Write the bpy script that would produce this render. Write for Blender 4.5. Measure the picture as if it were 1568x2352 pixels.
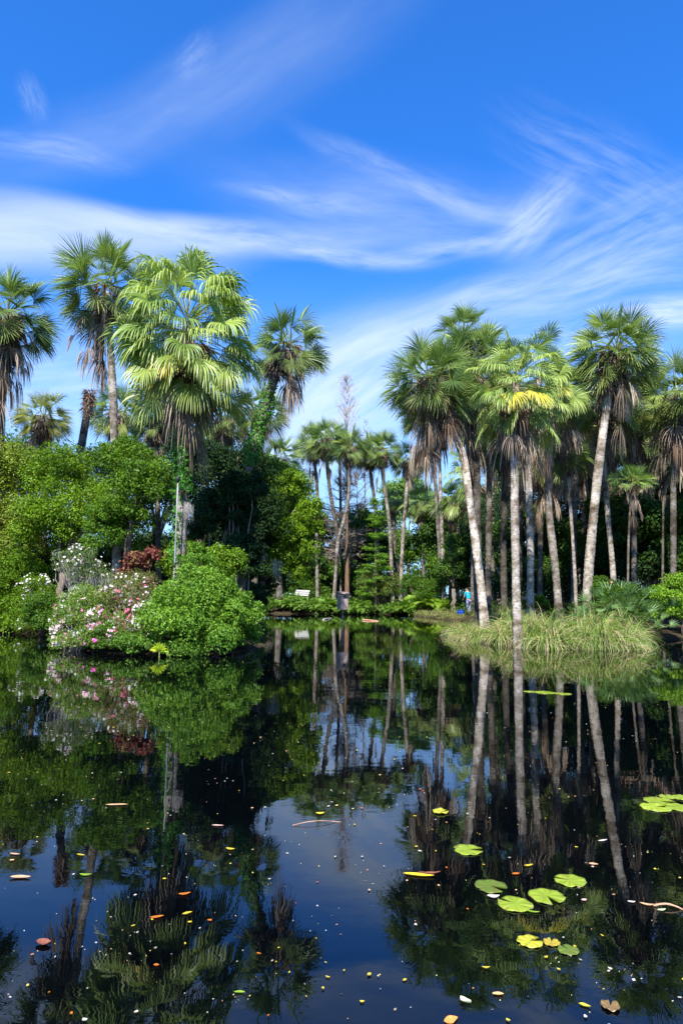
import bpy, bmesh, math, random
import numpy as np
from mathutils import Matrix, Vector
R_ = math.radians
for o in list(bpy.data.objects): bpy.data.objects.remove(o)
SC = bpy.context.scene
COL = SC.collection

# ------------------------------------------------------------------ camera
PITCH, ROLL, CAMZ, F = R_(6.98), R_(0.6), 1.5, 1568.0
cam = bpy.data.cameras.new('camera'); cam.lens = 24; cam.sensor_fit = 'VERTICAL'; cam.sensor_height = 36; cam.sensor_width = 24
cam.clip_end = 3000; cam.clip_start = 0.05
cam_o = bpy.data.objects.new('camera', cam); COL.objects.link(cam_o); SC.camera = cam_o
CM = Matrix.Rotation(math.pi/2 + PITCH, 4, 'X') @ Matrix.Rotation(ROLL, 4, 'Z')
cam_o.matrix_world = Matrix.Translation((0, 0, CAMZ)) @ CM
CMn = np.array(CM.to_3x3())

def ray(x, y): return CMn @ np.array([x - 784.0, -(y - 1176.0), -F])
def P(x, y, D):            # point seen at (x, y) of the photograph, D metres ahead
    r = ray(x, y); return np.array([0, 0, CAMZ]) + r * (D / r[1])
def G(x, y, z=0.0):        # point of the water surface seen at (x, y)
    r = ray(x, y); return np.array([0, 0, CAMZ]) + r * ((z - CAMZ) / r[2])

# ------------------------------------------------------------------ light, sky, exposure
SUN_EL, SUN_AZ = R_(50), R_(193)      # azimuth clockwise from +Y: behind the camera, to the left
SC.view_settings.view_transform = 'Standard'; SC.view_settings.look = 'None'
SC.view_settings.exposure = 1.12; SC.view_settings.gamma = 1.0
SC.cycles.max_bounces = 6; SC.cycles.diffuse_bounces = 2; SC.cycles.glossy_bounces = 3; SC.cycles.transmission_bounces = 3
SC.cycles.transparent_max_bounces = 6; SC.cycles.use_denoising = True; SC.cycles.sample_clamp_indirect = 4

sd = Vector((math.sin(SUN_AZ)*math.cos(SUN_EL), math.cos(SUN_AZ)*math.cos(SUN_EL), math.sin(SUN_EL)))
sl = bpy.data.lights.new('sun', 'SUN'); sl.energy = 5.0; sl.angle = R_(0.5); sl.color = (1.0, 0.95, 0.86)
so = bpy.data.objects.new('sun', sl); COL.objects.link(so)
so.rotation_euler = sd.to_track_quat('Z', 'Y').to_euler(); so.location = (-10, -10, 40)

W = bpy.data.worlds.new('World'); SC.world = W; W.use_nodes = True
def build_sky():
    nt = W.node_tree; N = nt.nodes; L = nt.links
    bg = N['Background']; bg.inputs[1].default_value = 0.10
    sky = N.new('ShaderNodeTexSky'); sky.sky_type = 'NISHITA'; sky.sun_disc = False
    sky.sun_elevation = SUN_EL; sky.sun_rotation = SUN_AZ
    sky.altitude = 0; sky.air_density = 1.0; sky.dust_density = 0.35; sky.ozone_density = 3.0
    tint = N.new('ShaderNodeMixRGB'); tint.blend_type = 'MULTIPLY'; tint.inputs[0].default_value = 1
    tint.inputs[2].default_value = (0.22, 0.78, 1.52, 1)
    hs = N.new('ShaderNodeHueSaturation'); hs.inputs['Saturation'].default_value = 1.0
    L.new(sky.outputs[0], tint.inputs[1]); L.new(tint.outputs[0], hs.inputs['Color'])
    def math_(op, a, b=None, clamp=False):
        m = N.new('ShaderNodeMath'); m.operation = op; m.use_clamp = clamp
        for i, v in enumerate([a] + ([b] if b is not None else [])):
            if isinstance(v, (int, float)): m.inputs[i].default_value = v
            else: L.new(v, m.inputs[i])
        return m.outputs[0]
    tc = N.new('ShaderNodeTexCoord'); sp = N.new('ShaderNodeSeparateXYZ'); L.new(tc.outputs['Generated'], sp.inputs[0])
    az = math_('ARCTAN2', sp.outputs[0], sp.outputs[1]); el = math_('ARCSINE', sp.outputs[2])
    cb = N.new('ShaderNodeCombineXYZ'); L.new(az, cb.inputs[0]); L.new(el, cb.inputs[1])
    wn = N.new('ShaderNodeTexNoise'); wn.inputs['Scale'].default_value = 3.0; wn.inputs['Detail'].default_value = 2
    L.new(cb.outputs[0], wn.inputs['Vector'])
    ws = N.new('ShaderNodeVectorMath'); ws.operation = 'SUBTRACT'; ws.inputs[1].default_value = (0.5, 0.5, 0.5); L.new(wn.outputs['Color'], ws.inputs[0])
    wm = N.new('ShaderNodeVectorMath'); wm.operation = 'SCALE'; wm.inputs['Scale'].default_value = 0.07; L.new(ws.outputs[0], wm.inputs[0])
    wa = N.new('ShaderNodeVectorMath'); wa.operation = 'ADD'; L.new(cb.outputs[0], wa.inputs[0]); L.new(wm.outputs[0], wa.inputs[1])
    UV = wa.outputs[0]
    def feature(px, py, rx, ry, deg, amp, fx=2.5, fy=9.0, thr=0.35, hi=0.75, seed=0):
        a = math.atan((px - 784) / F); e = math.atan((1368 - py) / F * math.cos(a))
        mp = N.new('ShaderNodeMapping'); mp.vector_type = 'TEXTURE'
        mp.inputs['Location'].default_value = (a, e, 0); mp.inputs['Rotation'].default_value = (0, 0, R_(deg))
        mp.inputs['Scale'].default_value = (rx / F, ry / F, 1); L.new(UV, mp.inputs[0])
        ln = N.new('ShaderNodeVectorMath'); ln.operation = 'LENGTH'; L.new(mp.outputs[0], ln.inputs[0])
        mr = N.new('ShaderNodeMapRange'); mr.interpolation_type = 'SMOOTHSTEP'
        mr.inputs[1].default_value = 1; mr.inputs[2].default_value = 0.1; L.new(ln.outputs['Value'], mr.inputs[0])
        mp2 = N.new('ShaderNodeMapping'); mp2.inputs['Location'].default_value = (seed, seed * 2.3, seed)
        k = rx / ry
        mp2.inputs['Scale'].default_value = (fx * 1.25, fy * 1.7 / max(k * .35, 1), 1); L.new(mp.outputs[0], mp2.inputs[0])
        nz = N.new('ShaderNodeTexNoise'); nz.inputs['Scale'].default_value = 1; nz.inputs['Detail'].default_value = 7
        nz.inputs['Roughness'].default_value = 0.60; nz.inputs['Distortion'].default_value = 0.12; L.new(mp2.outputs[0], nz.inputs['Vector'])
        r2 = N.new('ShaderNodeMapRange'); r2.interpolation_type = 'SMOOTHSTEP'; r2.inputs[1].default_value = thr; r2.inputs[2].default_value = hi
        L.new(nz.outputs[0], r2.inputs[0])
        return math_('MULTIPLY', math_('MULTIPLY', mr.outputs[0], r2.outputs[0]), amp)
    feats = [
        feature(-20, 520, 660, 95, 6, 0.68, 1.3, 1.8, -.1, .62, 1),     # broad band, left
        feature(430, 500, 600, 52, 2, 0.62, 1.5, 2.6, .15, .66, 2),      # its tail to the right
        feature(760, 540, 330, 30, -6, 0.5, 1.5, 2.2, .25, .75, 21),
        feature(900, 440, 600, 130, -6, 0.34, 1.3, 2.0, .05, .9, 16),     # veil filling the arc
        feature(1000, 370, 430, 40, -18, 0.38, 1.6, 2.6, .25, .80, 3),    # upper edge of the arc
        feature(680, 400, 260, 30, -4, 0.35, 1.6, 2.2, .25, .80, 22),
        feature(1240, 440, 140, 70, 30, 0.52, 1.5, 2.6, .10, .80, 4),     # comma head
        feature(1060, 520, 300, 36, 6, 0.42, 1.6, 2.6, .2, .80, 17),
        feature(1440, 520, 380, 140, 14, 0.38, 1.8, 3.2, .18, .85, 5),
        feature(1380, 620, 440, 90, 2, 0.42, 1.8, 3.2, .18, .85, 18),
        feature(1560, 700, 200, 50, 2, 0.85, 1.6, 2.4, .10, .8, 6),
        feature(280, 190, 640, 100, 27, 0.18, 1.2, 1.6, 0, .95, 7),       # thin veil, upper left
        feature(600, 60, 600, 120, 24, 0.14, 1.2, 1.6, 0, .95, 19),
        feature(395, 35, 70, 40, 40, 0.20, 1.5, 2.0, .2, .85, 8),
        feature(0, 145, 60, 40, -60, 0.2, 1.5, 2, .2, .8, 9),
        feature(1400, 330, 340, 120, -30, 0.26, 1.8, 3.2, .25, .9, 10),
        feature(40, 290, 240, 40, 4, 0.26, 1.8, 3, .15, .85, 11),
        feature(780, 900, 440, 210, 26, 0.80, 1.3, 2.4, .05, .75, 12),    # pale cloud low in the gap
        feature(900, 760, 420, 60, 22, 0.40, 1.5, 2.4, .2, .8, 20),
        feature(1050, 700, 400, 90, 16, 0.42, 1.7, 3, .2, .85, 13),
        feature(100, 880, 420, 150, 8, 0.5, 1.5, 2.4, .2, .85, 14),
        feature(1300, 760, 380, 90, 2, 0.4, 1.6, 2.6, .2, .85, 15)]
    tot = feats[0]
    for f_ in feats[1:]:
        inv = math_('SUBTRACT', 1.0, tot)
        tot = math_('ADD', tot, math_('MULTIPLY', f_, inv), True)
    # soft milky air towards the horizon
    hz = N.new('ShaderNodeMapRange'); hz.interpolation_type = 'SMOOTHSTEP'
    hz.inputs[1].default_value = 0.50; hz.inputs[2].default_value = 0.05; hz.inputs[4].default_value = 0.72; L.new(el, hz.inputs[0])
    hx = N.new('ShaderNodeMixRGB'); hx.inputs[2].default_value = (3.2, 4.5, 5.9, 1); L.new(hz.outputs[0], hx.inputs[0]); L.new(hs.outputs[0], hx.inputs[1])
    mx = N.new('ShaderNodeMixRGB'); mx.inputs[2].default_value = (4.4, 5.0, 5.6, 1)
    L.new(tot, mx.inputs[0]); L.new(hx.outputs[0], mx.inputs[1]); L.new(mx.outputs[0], bg.inputs[0])
build_sky()

# ------------------------------------------------------------------ helpers
UP = np.array([0, 0, 1.0])
def nrm(v): return v / np.maximum(np.linalg.norm(v, axis=-1, keepdims=True), 1e-9)

class MB:
    """collects vertices, quads and per-vertex colours"""
    def __init__(s): s.v = []; s.q = []; s.c = []; s.n = 0
    def add(s, v, q, c):
        v = np.asarray(v, float).reshape(-1, 3); q = np.asarray(q, int).reshape(-1, 4)
        c = np.asarray(c, float)
        if c.ndim == 1: c = np.tile(c, (len(v), 1))
        s.v.append(v); s.q.append(q + s.n); s.c.append(c.reshape(-1, 3)); s.n += len(v)
    def build(s, name, mat, parent=None, origin=(0, 0, 0), smooth=False):
        me = bpy.data.meshes.new(name)
        v = (np.concatenate(s.v) if s.v else np.zeros((0, 3))) - np.asarray(origin)
        q = np.concatenate(s.q); c = np.concatenate(s.c)
        nq = len(q)
        me.vertices.add(len(v)); me.vertices.foreach_set('co', v.astype(np.float32).ravel())
        me.loops.add(nq * 4); me.loops.foreach_set('vertex_index', q.astype(np.int32).ravel())
        me.polygons.add(nq); me.polygons.foreach_set('loop_start', np.arange(0, nq * 4, 4, dtype=np.int32))
        me.polygons.foreach_set('loop_total', np.full(nq, 4, np.int32))
        if smooth: me.polygons.foreach_set('use_smooth', np.ones(nq, bool))
        at = me.color_attributes.new('tint', 'FLOAT_COLOR', 'POINT')
        at.data.foreach_set('color', np.concatenate([np.clip(c, 0, 1), np.ones((len(c), 1))], 1).astype(np.float32).ravel())
        me.update(); me.validate()
        me.materials.append(mat)
        o = bpy.data.objects.new(name, me); COL.objects.link(o)
        if parent is not None: o.parent = parent
        else: o.location = origin
        return o

def tag(o, label=None, cat=None, group=None, kind=None):
    if label: o['label'] = label
    if cat: o['category'] = cat
    if group: o['group'] = group
    if kind: o['kind'] = kind
    return o
def empty(name, loc, label, cat, group=None):
    o = bpy.data.objects.new(name, None); COL.objects.link(o); o.location = loc; o.empty_display_size = .2
    return tag(o, label, cat, group)

def mat_new(name):
    m = bpy.data.materials.new(name); m.use_nodes = True
    nt = m.node_tree; b = nt.nodes['Principled BSDF']
    return m, nt, b
def leaf_mat(name, rough=0.45, trans=0.3, spec=0.4, sat=1.0, thick=(1.2, 1.25, .5)):
    m, nt, b = mat_new(name); N = nt.nodes; L = nt.links
    at = N.new('ShaderNodeAttribute'); at.attribute_name = 'tint'
    L.new(at.outputs['Color'], b.inputs['Base Color'])
    b.inputs['Roughness'].default_value = rough; b.inputs['Specular IOR Level'].default_value = spec
    tr = N.new('ShaderNodeBsdfTranslucent'); mu = N.new('ShaderNodeMixRGB'); mu.blend_type = 'MULTIPLY'; mu.inputs[0].default_value = 1
    mu.inputs[2].default_value = (*thick, 1); L.new(at.outputs['Color'], mu.inputs[1]); L.new(mu.outputs[0], tr.inputs[0])
    mx = N.new('ShaderNodeMixShader'); mx.inputs[0].default_value = trans
    L.new(b.outputs[0], mx.inputs[1]); L.new(tr.outputs[0], mx.inputs[2]); L.new(mx.outputs[0], N['Material Output'].inputs[0])
    return m
M_LEAF = leaf_mat('leaf', .5, .3, .22, thick=(1.4, 1.3, .4))
M_PALM = leaf_mat('palm_leaf', .42, .26, .35)
M_DULL = leaf_mat('shade_leaf', .75, .12, .12)  # low gloss keeps sun glints off leaves coloured as if in shade
M_DRY = leaf_mat('dry_leaf', .8, .15, .1, thick=(1, .9, .7))
M_PETAL = leaf_mat('petal', .6, .3, .2, thick=(1, 1, 1))

def noise_mat(name, c1, c2, scale=4, detail=6, rough=.85, bump=.3, stretch=(1, 1, 1), spec=.2, ramp=(.35, .65), use_tint=False, dist=0):
    m, nt, b = mat_new(name); N = nt.nodes; L = nt.links
    tc = N.new('ShaderNodeTexCoord'); mp = N.new('ShaderNodeMapping'); mp.inputs['Scale'].default_value = stretch
    L.new(tc.outputs['Object'], mp.inputs[0])
    nz = N.new('ShaderNodeTexNoise'); nz.inputs['Scale'].default_value = scale; nz.inputs['Detail'].default_value = detail
    nz.inputs['Roughness'].default_value = .65; nz.inputs['Distortion'].default_value = dist
    L.new(mp.outputs[0], nz.inputs['Vector'])
    cr = N.new('ShaderNodeValToRGB'); cr.color_ramp.elements[0].position = ramp[0]; cr.color_ramp.elements[1].position = ramp[1]
    cr.color_ramp.elements[0].color = (*c1, 1); cr.color_ramp.elements[1].color = (*c2, 1)
    L.new(nz.outputs[0], cr.inputs[0])
    out = cr.outputs[0]
    if use_tint:
        at = N.new('ShaderNodeAttribute'); at.attribute_name = 'tint'
        mu = N.new('ShaderNodeMixRGB'); mu.blend_type = 'MULTIPLY'; mu.inputs[0].default_value = 1
        L.new(out, mu.inputs[1]); L.new(at.outputs['Color'], mu.inputs[2]); out = mu.outputs[0]
    L.new(out, b.inputs['Base Color']); b.inputs['Roughness'].default_value = rough; b.inputs['Specular IOR Level'].default_value = spec
    if bump:
        bp = N.new('ShaderNodeBump'); bp.inputs['Strength'].default_value = bump; bp.inputs['Distance'].default_value = .05
        L.new(nz.outputs[0], bp.inputs['Height']); L.new(bp.outputs[0], b.inputs['Normal'])
    return m
# palm bark: ringed, blotched with lichen; the tint says how pale the trunk is
def bark():
    m, nt, b = mat_new('palm_bark'); N = nt.nodes; L = nt.links
    at = N.new('ShaderNodeAttribute'); at.attribute_name = 'tint'; tc = N.new('ShaderNodeTexCoord'); out = at.outputs['Color']
    hs = []
    for sc, st, lo, hi, c in ((1.4, (1, 1, 1.2), .36, .60, (.30, .26, .22)), (5, (1, 1, 1), .38, .56, (.50, .47, .38)), (7, (1, 1, 9), .35, .55, (.42, .37, .32))):
        mp = N.new('ShaderNodeMapping'); mp.inputs['Scale'].default_value = st; L.new(tc.outputs['Object'], mp.inputs[0])
        nz = N.new('ShaderNodeTexNoise'); nz.inputs['Scale'].default_value = sc; nz.inputs['Detail'].default_value = 8; nz.inputs['Roughness'].default_value = .6; L.new(mp.outputs[0], nz.inputs['Vector'])
        cr = N.new('ShaderNodeValToRGB'); cr.color_ramp.elements[0].position = lo; cr.color_ramp.elements[1].position = hi
        cr.color_ramp.elements[0].color = (*c, 1); L.new(nz.outputs[0], cr.inputs[0])
        mu = N.new('ShaderNodeMixRGB'); mu.blend_type = 'MULTIPLY'; mu.inputs[0].default_value = 1; L.new(out, mu.inputs[1]); L.new(cr.outputs[0], mu.inputs[2]); out = mu.outputs[0]; hs.append(nz.outputs[0])
    L.new(out, b.inputs['Base Color']); b.inputs['Roughness'].default_value = .92; b.inputs['Specular IOR Level'].default_value = .1
    bp = N.new('ShaderNodeBump'); bp.inputs['Strength'].default_value = .9; bp.inputs['Distance'].default_value = .05; L.new(hs[2], bp.inputs['Height']); L.new(bp.outputs[0], b.inputs['Normal'])
    return m
M_BARK = bark()
M_WOOD = noise_mat('tree_bark', (.35, .3, .25), (1, .95, .9), 6, 8, .92, .8, (1, 1, .25), .1, (.3, .7), True)
M_SOIL = noise_mat('soil', (.018, .013, .008), (.075, .055, .03), 1.5, 10, .95, .6, (1, 1, 1), .1, (.35, .7))
M_LOG = noise_mat('wet_log', (.2, .09, .05), (.62, .36, .22), 9, 8, .6, .7, (.6, 3, 3), .4, (.3, .65))
M_CEDAR = noise_mat('weathered_board', (.26, .18, .15), (.55, .42, .36), 7, 8, .85, .5, (4, 4, .6), .15, (.3, .7))
M_GREYBOARD = noise_mat('pale_board', (.26, .25, .235), (.50, .49, .46), 6, 8, .8, .4, (.7, 4, 5), .15, (.3, .65))
M_PIPE = noise_mat('galvanised_pipe', (.16, .16, .16), (.36, .36, .35), 8, 4, .45, .1, (1, 1, .3), .5, (.3, .7))
M_PAD = leaf_mat('lily_pad', .3, .1, .5)
M_MOSS = leaf_mat('moss_strand', .9, .25, .05, thick=(1, 1, .9))

def flat_mat(name, c, rough=.8, spec=.2, var=.25, scale=12):
    return noise_mat(name, tuple(x * (1 - var) for x in c), c, scale, 4, rough, .1, (1, 1, 1), spec, (.3, .7))

# ------------------------------------------------------------------ the pond: land outline
LEFT = [(-70, 29), (-20, 28.2), (-12.6, 26.0), (-10, 24.2), (-8.4, 20.6), (-7.3, 18.2), (-5.6, 17.3), (-4, 17.0), (-2.6, 17.8), (-2.1, 20),
        (-2.6, 24), (-3.6, 30), (-5, 40), (-6.4, 52), (-6.5, 70), (-90, 75)]
RIGHT = [(4.6, 28), (4.1, 25), (4.5, 22.6), (5.6, 20.9), (7.2, 20.3), (9.0, 20.8), (10.2, 22.8), (11.2, 25.6), (14, 26), (30, 25), (70, 22), (90, 70),
         (5.5, 70), (5.6, 53), (6.6, 46), (8.0, 39), (7.8, 33), (6.5, 29.5)]
def sdist(px, py, poly):
    poly = np.array(poly); d = np.full(px.shape, 1e9); ins = np.zeros(px.shape, bool)
    for i in range(len(poly)):
        a = poly[i]; b = poly[(i + 1) % len(poly)]; e = b - a
        wx, wy = px - a[0], py - a[1]
        t = np.clip((wx * e[0] + wy * e[1]) / (e @ e), 0, 1)
        d = np.minimum(d, np.hypot(wx - e[0] * t, wy - e[1] * t))
        c = ((a[1] > py) != (b[1] > py)) & (px < (b[0] - a[0]) * (py - a[1]) / ((b[1] - a[1]) if b[1] != a[1] else 1e-9) + a[0])
        ins ^= c
    return np.where(ins, d, -d)
def land(x, y):
    x = np.asarray(x, float); y = np.asarray(y, float)
    far = y - (55.6 + .6 * np.sin(x * .5) + .9 * np.sin(x * .17 + 1))
    near = -1.5 - y
    s = np.maximum.reduce([far, near, sdist(x, y, LEFT), sdist(x, y, RIGHT)])
    s = s + .25 * np.sin(x * 2.1 + y) * np.cos(y * 1.7)
    h = np.where(s > 0, .42 * (1 - np.exp(-s * 1.1)) - .03, np.maximum(s * .5, -1.2) - .03)
    return h + np.where(s > .6, .05 * np.sin(x * 1.3) * np.cos(y * .9), 0)
def ground_z(x, y): return float(land(np.array([x]), np.array([y]))[0])

def terrain():
    xs = np.concatenate([np.linspace(-900, -45, 30), np.arange(-44, 44, .35), np.linspace(45, 900, 30)])
    ys = np.concatenate([np.linspace(-600, -8, 20), np.arange(-7, 66, .35), np.linspace(67, 1500, 40)])
    X, Y = np.meshgrid(xs, ys); Z = land(X, Y)
    nx, ny = len(xs), len(ys)
    i = np.arange(nx - 1)[None, :] + np.arange(ny - 1)[:, None] * nx
    q = np.stack([i, i + 1, i + nx + 1, i + nx], -1).reshape(-1, 4)
    m = MB(); m.add(np.stack([X, Y, Z], -1).reshape(-1, 3), q, (1, 1, 1))
    tag(m.build('ground', M_SOIL, smooth=True), kind='structure')
terrain()

def water():
    m, nt, b = mat_new('pond_water'); N = nt.nodes; L = nt.links
    b.inputs['Base Color'].default_value = (.0006, .0010, .0016, 1); b.inputs['Roughness'].default_value = .0; b.inputs['IOR'].default_value = 1.48; b.inputs['Specular Tint'].default_value = (.62, .84, 1.0, 1)
    b.inputs['Specular IOR Level'].default_value = .5
    tc = N.new('ShaderNodeTexCoord')
    def nz(scale, detail, st):
        mp = N.new('ShaderNodeMapping'); mp.inputs['Scale'].default_value = st; L.new(tc.outputs['Object'], mp.inputs[0])
        n = N.new('ShaderNodeTexNoise'); n.inputs['Scale'].default_value = scale; n.inputs['Detail'].default_value = detail
        n.inputs['Roughness'].default_value = .45; L.new(mp.outputs[0], n.inputs['Vector']); return n.outputs[0]
    a = nz(1.6, 2, (1, 1.3, 1)); c = nz(9, 2, (1, 1.2, 1))
    # ripples spreading from the small upwelling off the grassy island
    g = G(1085, 1497)
    mp = N.new('ShaderNodeMapping'); mp.inputs['Location'].default_value = (-g[0], -g[1], 0); L.new(tc.outputs['Object'], mp.inputs[0])
    ln = N.new('ShaderNodeVectorMath'); ln.operation = 'LENGTH'; L.new(mp.outputs[0], ln.inputs[0])
    s = N.new('ShaderNodeMath'); s.operation = 'MULTIPLY'; s.inputs[1].default_value = 24; L.new(ln.outputs['Value'], s.inputs[0])
    sn = N.new('ShaderNodeMath'); sn.operation = 'SINE'; L.new(s.outputs[0], sn.inputs[0])
    fo = N.new('ShaderNodeMapRange'); fo.inputs[1].default_value = 0; fo.inputs[2].default_value = 5; fo.inputs[3].default_value = .05; fo.inputs[4].default_value = 0
    L.new(ln.outputs['Value'], fo.inputs[0])
    rp = N.new('ShaderNodeMath'); rp.operation = 'MULTIPLY'; L.new(sn.outputs[0], rp.inputs[0]); L.new(fo.outputs[0], rp.inputs[1])
    m1 = N.new('ShaderNodeMath'); m1.operation = 'MULTIPLY_ADD'; m1.inputs[1].default_value = .16; L.new(c, m1.inputs[0]); L.new(a, m1.inputs[2])
    m2 = N.new('ShaderNodeMath'); m2.operation = 'ADD'; L.new(m1.outputs[0], m2.inputs[0]); L.new(rp.outputs[0], m2.inputs[1])
    bp = N.new('ShaderNodeBump'); bp.inputs['Strength'].default_value = 1.0; bp.inputs['Distance'].default_value = .0015
    L.new(m2.outputs[0], bp.inputs['Height']); L.new(bp.outputs[0], b.inputs['Normal'])
    w = MB(); w.add([(-300, -60, 0), (300, -60, 0), (300, 200, 0), (-300, 200, 0)], [(0, 1, 2, 3)], (1, 1, 1))
    tag(w.build('water', m), kind='structure')
water()

# ------------------------------------------------------------------ shape generators
def tube(mb, pts, rad, sides=8, col=(1, 1, 1), jit=0, rng=None, cap=True):
    pts = np.asarray(pts, float); rad = np.asarray(rad, float); n = len(pts)
    t = nrm(np.gradient(pts, axis=0))
    ref = np.array([0, 1.0, 0]) if abs(t[0][1]) < .9 else np.array([1.0, 0, 0])
    s = nrm(np.cross(t, ref)); u = nrm(np.cross(s, t))
    a = np.linspace(0, 2 * np.pi, sides, endpoint=False)
    r = rad[:, None] * (1 + (jit * rng.normal(size=(n, sides)) if jit else 0))
    v = pts[:, None] + r[..., None] * (np.cos(a)[None, :, None] * s[:, None] + np.sin(a)[None, :, None] * u[:, None])
    i = np.arange(n - 1)[:, None] * sides; j = np.arange(sides)[None]; k = (j + 1) % sides
    q = np.stack([i + j, i + k, i + sides + k, i + sides + j], -1).reshape(-1, 4)
    v = v.reshape(-1, 3)
    if cap:
        v = np.concatenate([v, pts[:1], pts[-1:]]); c0, c1 = n * sides, n * sides + 1
        e = (n - 1) * sides; J = np.arange(0, sides, 2)
        q = np.concatenate([q, np.stack([np.full(len(J), c1), e + J, e + (J + 1) % sides, e + (J + 2) % sides], -1),
                            np.stack([np.full(len(J), c0), (J + 2) % sides, (J + 1) % sides, J], -1)])
    mb.add(v, q, col)

def strands(mb, p, d0, length, width, bend, col, nt=4, rng=None):
    """n thin drooping blades: p (n,3), d0 (n,3) start directions, length/width/bend (n,), col (n,3)"""
    n = len(p); t = np.linspace(0, 1, nt + 1)
    pos = [p]; d = nrm(d0); cur = p
    for k in range(nt):
        dd = nrm(d + np.array([0, 0, -1.0]) * (bend * ((k + .5) / nt) ** 1.3)[:, None])
        cur = cur + dd * (length / nt)[:, None]; pos.append(cur)
    pos = np.stack(pos, 1)
    sd_ = nrm(np.cross(d, rng.normal(size=(n, 3))))
    w = width[:, None] * np.concatenate([[.6], np.linspace(1, .12, nt)])[None]
    a = pos - sd_[:, None] * w[..., None] / 2; b = pos + sd_[:, None] * w[..., None] / 2
    v = np.stack([a, b], 2).reshape(-1, 3)
    base = (np.arange(n) * (nt + 1) * 2)[:, None]; k = (np.arange(nt) * 2)[None]
    q = np.stack([base + k, base + k + 1, base + k + 3, base + k + 2], -1).reshape(-1, 4)
    mb.add(v, q, np.repeat(col, (nt + 1) * 2, 0))

def fans(mb, base, az, el, pet, R, sag, droop, spread, cols, rng, nseg=34, fold=.3, nt=5, joined=.45, pleat=.55, petcol=(.16, .2, .06), roll=.5, tipcol=None, blen=1.0, petw=.014, sw=1.0, late=.25):
    nl = len(az); g = np.array([0, 0, -1.0])
    d0 = np.stack([np.cos(el) * np.cos(az), np.cos(el) * np.sin(az), np.sin(el)], -1)
    base = np.broadcast_to(base, (nl, 3))
    # petioles
    tt = np.linspace(0, 1, 5)
    pc = base[:, None] + d0[:, None] * (pet[:, None] * tt)[..., None] + g * (sag * pet)[:, None, None] * (tt ** 2)[None, :, None]
    d = nrm(d0 + g * (2 * sag)[:, None])
    s = np.stack([-np.sin(az), np.cos(az), np.zeros(nl)], -1); n = nrm(np.cross(d, s))
    ph = rng.normal(size=nl) * roll
    s, n = s * np.cos(ph)[:, None] + n * np.sin(ph)[:, None], n * np.cos(ph)[:, None] - s * np.sin(ph)[:, None]
    for ax in (s, n):
        a = pc - ax[:, None] * petw; b = pc + ax[:, None] * petw
        v = np.stack([a, b], 2).reshape(-1, 3); bs = (np.arange(nl) * 10)[:, None]; k = (np.arange(4) * 2)[None]
        mb.add(v, np.stack([bs + k, bs + k + 1, bs + k + 3, bs + k + 2], -1).reshape(-1, 4), petcol)
    pe = pc[:, -1]
    a = np.linspace(-1, 1, nseg)[None] * spread[:, None] + rng.normal(size=(nl, nseg)) * .015
    ca, sa = np.cos(a)[..., None], np.sin(a)[..., None]
    dr = nrm(ca * d[:, None] + sa * s[:, None] + fold * np.abs(sa) * n[:, None])
    e = -sa * d[:, None] + ca * s[:, None]
    tw = (np.where(np.arange(nseg) % 2 == 0, 1, -1) * pleat)[None, :] + rng.normal(size=(nl, nseg)) * .2
    e = nrm(e * np.cos(tw)[..., None] + n[:, None] * np.sin(tw)[..., None])
    Lj = R[:, None] * (1 - .3 * np.abs(a / spread[:, None]) ** 2.5) * (1 + rng.normal(size=(nl, nseg)) * .05) * blen
    pos = [np.broadcast_to(pe[:, None], dr.shape)]; cur = pos[0]; ts = np.linspace(0, 1, nt + 1)
    dj = droop[:, None] * (1 + rng.normal(size=(nl, nseg)) * .3)
    for k in range(nt):
        tm = (ts[k] + ts[k + 1]) / 2
        dd = nrm(dr + g * (np.maximum(dj, 0) * (max(tm - late, 0) / (1 - late)) ** 1.4 * .65)[..., None])
        cur = cur + dd * (Lj * (ts[k + 1] - ts[k]))[..., None]; pos.append(cur)
    pos = np.stack(pos, 2)                                   # nl, ns, nt+1, 3
    wmax = joined * Lj * (2 * spread[:, None] / nseg) * .62 * sw
    w = np.where(ts < joined, ts / joined, (1 - (ts - joined) / (1 - joined)) ** .7 * .9 + .06)[None, None] * wmax[..., None]
    A = pos - e[:, :, None] * w[..., None]; B = pos + e[:, :, None] * w[..., None]
    v = np.stack([A, B], 3).reshape(-1, 3)
    ns = nl * nseg; bs = (np.arange(ns) * (nt + 1) * 2)[:, None]; k = (np.arange(nt) * 2)[None]
    q = np.stack([bs + k, bs + k + 1, bs + k + 3, bs + k + 2], -1).reshape(-1, 4)
    c = cols[:, None, None, None] * (1 + rng.normal(size=(nl, nseg, 1, 1, 1)) * .10)
    if tipcol is not None:
        m = (ts ** 2.5)[None, None, :, None, None] * .75
        c = c * (1 - m) + np.asarray(tipcol) * m
    c = np.broadcast_to(c, (nl, nseg, nt + 1, 2, 3)).reshape(-1, 3)
    mb.add(v, q, c)

GOLD = 2.39996
def live_angles(n, rng, e0=86, e1=-35, pw=1):
    s = np.sin(np.radians(e0)) + (np.sin(np.radians(e1)) - np.sin(np.radians(e0))) * ((np.arange(n) + .3) / n) ** .95
    return np.arange(n) * GOLD + rng.normal(size=n) * .25 + rng.uniform(0, 6), np.arcsin(np.clip(s, -1, 1)) + rng.normal(size=n) * .10

def mixc(a, b, t): return np.asarray(a) * (1 - t)[:, None] + np.asarray(b) * t[:, None]
SAB = ((.045, .105, .028), (.24, .33, .085)); LIV = ((.09, .19, .025), (.33, .43, .09))
DEADC = ((.12, .08, .055), (.52, .41, .31))

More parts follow.
